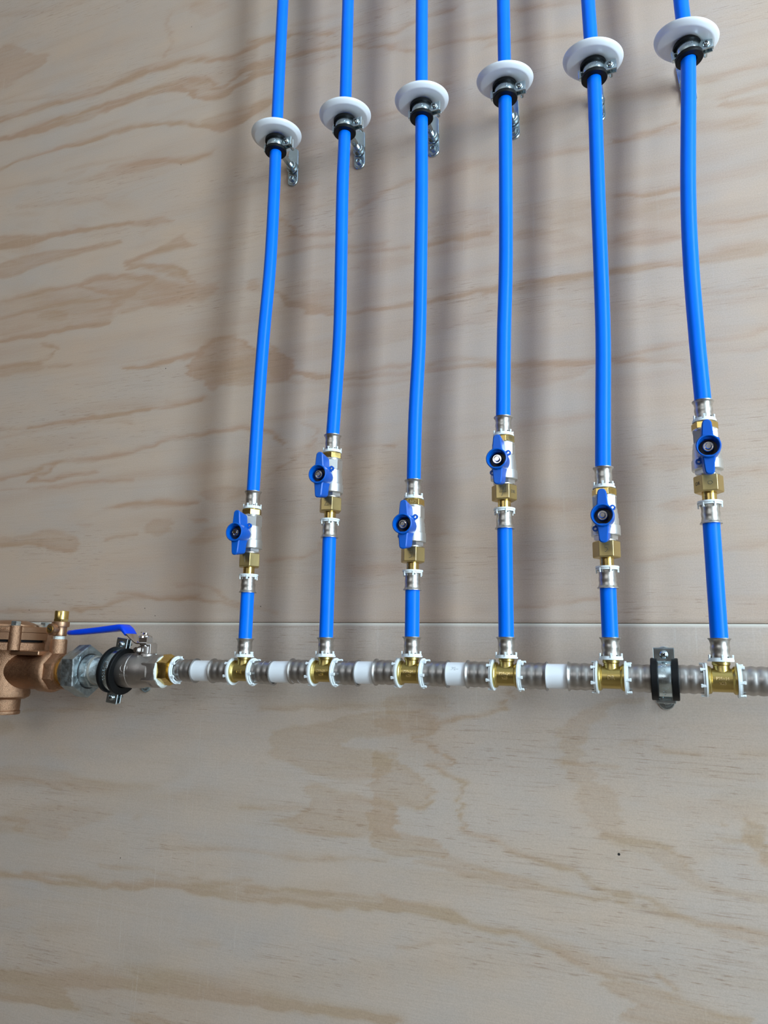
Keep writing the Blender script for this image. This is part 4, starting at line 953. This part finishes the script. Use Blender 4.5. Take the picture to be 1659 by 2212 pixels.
# ------------------------------------------------------------------ bronze valve at the left edge
BX = XP(16); BZ = 1.2700
t = thing('pressure_valve', 'cast bronze valve body cut off by the left picture edge', 'valve', (BX, HY, BZ))
zz = lambda py, px=16, s=.06: float(P(px, py, s)[2]) - BZ
MMX = lambda px: XP(px) - BX
b = MB()
zA, zB, zC, zD, zE = zz(1404), zz(1497), zz(1509), zz(1534), zz(1543)
b.lathe([(zE, .012), (zE, .0205), (zE+.0012, .0212), (zD-.001, .0212), (zD, .0200), (zD+.0015, .0204), (zC, .0206), (zC, .0255), (zC+.003, .0305), (zB, .0315), (zB+.006, .0308), (0, .0315), (zA-.006, .0320), (zA, .036)], seg=80)
# outlet barrel toward the union
b.lathe([(0, .0245), (MMX(92), .0245), (MMX(96), .0268), (MMX(116), .0275), (MMX(120), .0262), (MMX(122), .0240)], axis='X', seg=72)
b.lathe([(MMX(118), .018), (MMX(118), .0245), (MMX(121), .0250), (MMX(135), .0250), (MMX(138), .0240), (MMX(138), .016)], axis='X', seg=8, ph=.39)
b.lathe([(MMX(136), .015), (MMX(136), .0225), (MMX(141), .0215), (MMX(141), .0150)], axis='X', seg=56)
b.build('valve_body', BRONZE, t, ang=38)
MB().lathe([(MMX(139), .0130), (MMX(139), .0185), (MMX(150), .0188), (MMX(150), .0120)], axis='X', seg=48).build('thread_tail', BRASS, t)
# test cock boss on top of the outlet
CX_ = float(P(126, 1400, .06)[0]) - BX
MB().lathe([(.010, .0110), (zz(1417, 126), .0108), (zz(1384, 126), .0104), (zz(1381, 126), .0098), (zz(1381, 126), .006)], (CX_, 0, 0), 'Z', 48).build('cock_boss', BRONZE, t)
# body flange and cover flange: eight-lobed plates
A0 = -math.pi/2 - .33
def lobed(r0, r1, n=5, ph=.0, m=100):
    return [((r0 + (r1-r0)*abs(math.cos(n*(a-A0)/2))**6)*math.cos(a+ph), (r0 + (r1-r0)*abs(math.cos(n*(a-A0)/2))**6)*math.sin(a+ph)) for a in np.linspace(0, 2*math.pi, m, endpoint=False)]
f1 = MB().prism(lobed(.0445, .0470), zz(1404), zz(1387), 'XY', .0012); f1.build('body_flange', BRONZE, t, ang=38)
MB().prism([(x*.93, y*.93) for x, y in lobed(.0445, .046)], zz(1388), zz(1381), 'XY').build('flange_gap_shade', RUBBER, t)  # black slab stands in for the shade in the gap between flanges
cv = MB().prism(lobed(.0460, .0490), zz(1382), zz(1366), 'XY', .0006)
cv.prism(lobed(.0470, .0500), zz(1366), zz(1354), 'XY', .0012)
cv.lathe([(zz(1356), .034), (zz(1350), .033), (zz(1345), .026), (zz(1341), .018), (zz(1340), .008)], seg=56)
cvo = cv.build('valve_cover', BRONZES, t, ang=38)
cw = lambda u, v, w: ((.0500 + w)*math.sin(u/.05 + .62), -(.0500 + w)*math.cos(u/.05 + .62), zz(1360) + v)
text_geo('300   H', 4.4*mm, .35*mm, cw, True).build('raised_lettering', BRONZES, cvo)
# bolts round the cover
for k in range(5):
    a = A0 + k*math.pi*.4; c = (.0415*math.cos(a), .0415*math.sin(a))
    bo = MB(); zt = zz(1354); zb = zz(1404)
    bo.lathe([(zt, .0080), (zt + .0010, .0080), (zt + .0010, .0062), (zt + .0014, .0066), (zt + .0062, .0066), (zt + .0068, .0060)], (c[0], c[1], 0), 'Z', 6 if False else 6, ph=.3)
    o = bo.build('cover_bolt', ZINC, cvo, ang=25)
for k in range(5):
    a = A0 + k*math.pi*.4
    MB().lathe([(zz(1404), .0078), (zz(1353), .0078)], (.0455*math.cos(a), .0455*math.sin(a), 0), 'Z', 28).build('bolt_boss', BRONZE, cvo)
rb = MB().box((MMX(80), -.012, zz(1409)), (.050, .026, .006), None, .001); rb.build('cast_rib', BRONZES, t)
# test cock
tc_z = float(P(126, 1376, .06)[2]); t2 = thing('test_cock', 'small brass and bronze test cock on top of the bronze valve', 'valve', (BX + CX_, HY, tc_z))
zc = lambda py: float(P(126, py, .06)[2]) - tc_z
MB().lathe([(zc(1381), .0065), (zc(1379.5), .0068), (zc(1373.5), .0066), (zc(1373), .0060)], seg=32).build('sealing_tape', TAPE, t2)
b = MB().lathe([(zc(1374), .006), (zc(1374), .0082), (zc(1371), .0088), (zc(1368), .0086), (zc(1357), .0084), (zc(1354.5), .0088), (zc(1354), .0108), (zc(1351), .0112), (zc(1344), .0112), (zc(1343), .0104), (zc(1343), .006)], seg=48)
b.lathe([(0, .0078), (-.0120, .0080), (-.0150, .0074), (-.0155, .006)], (-.002, 0, zc(1360)), 'Y', 32)
b.build('cock_body', BRONZES, t2)
MB().lathe([(-.0150, .0052), (-.0163, .0050), (-.0165, .0042)], (-.002, 0, zc(1360)), 'Y', 24).build('cock_plug', BRASS, t2)
MB().box((-.002, -.0166, zc(1360)), (.0070, .0008, .0012), Matrix.Rotation(.5, 3, 'Y')).build('plug_slot', DARK, t2)
b = MB().lathe([(zc(1343.5), .006), (zc(1343.5), .0098), (zc(1338), .0100), (zc(1337.5), .009)], seg=6, ph=.2)
b.build('cock_hexagon', BRASS, t2, ang=25)
MB().lathe([(zc(1338), .0088), (zc(1321), .0090), (zc(1320), .0086), (zc(1320), .0070), (zc(1323), .0068), (zc(1323), .001)], seg=40).build('cock_outlet', BRASS, t2)
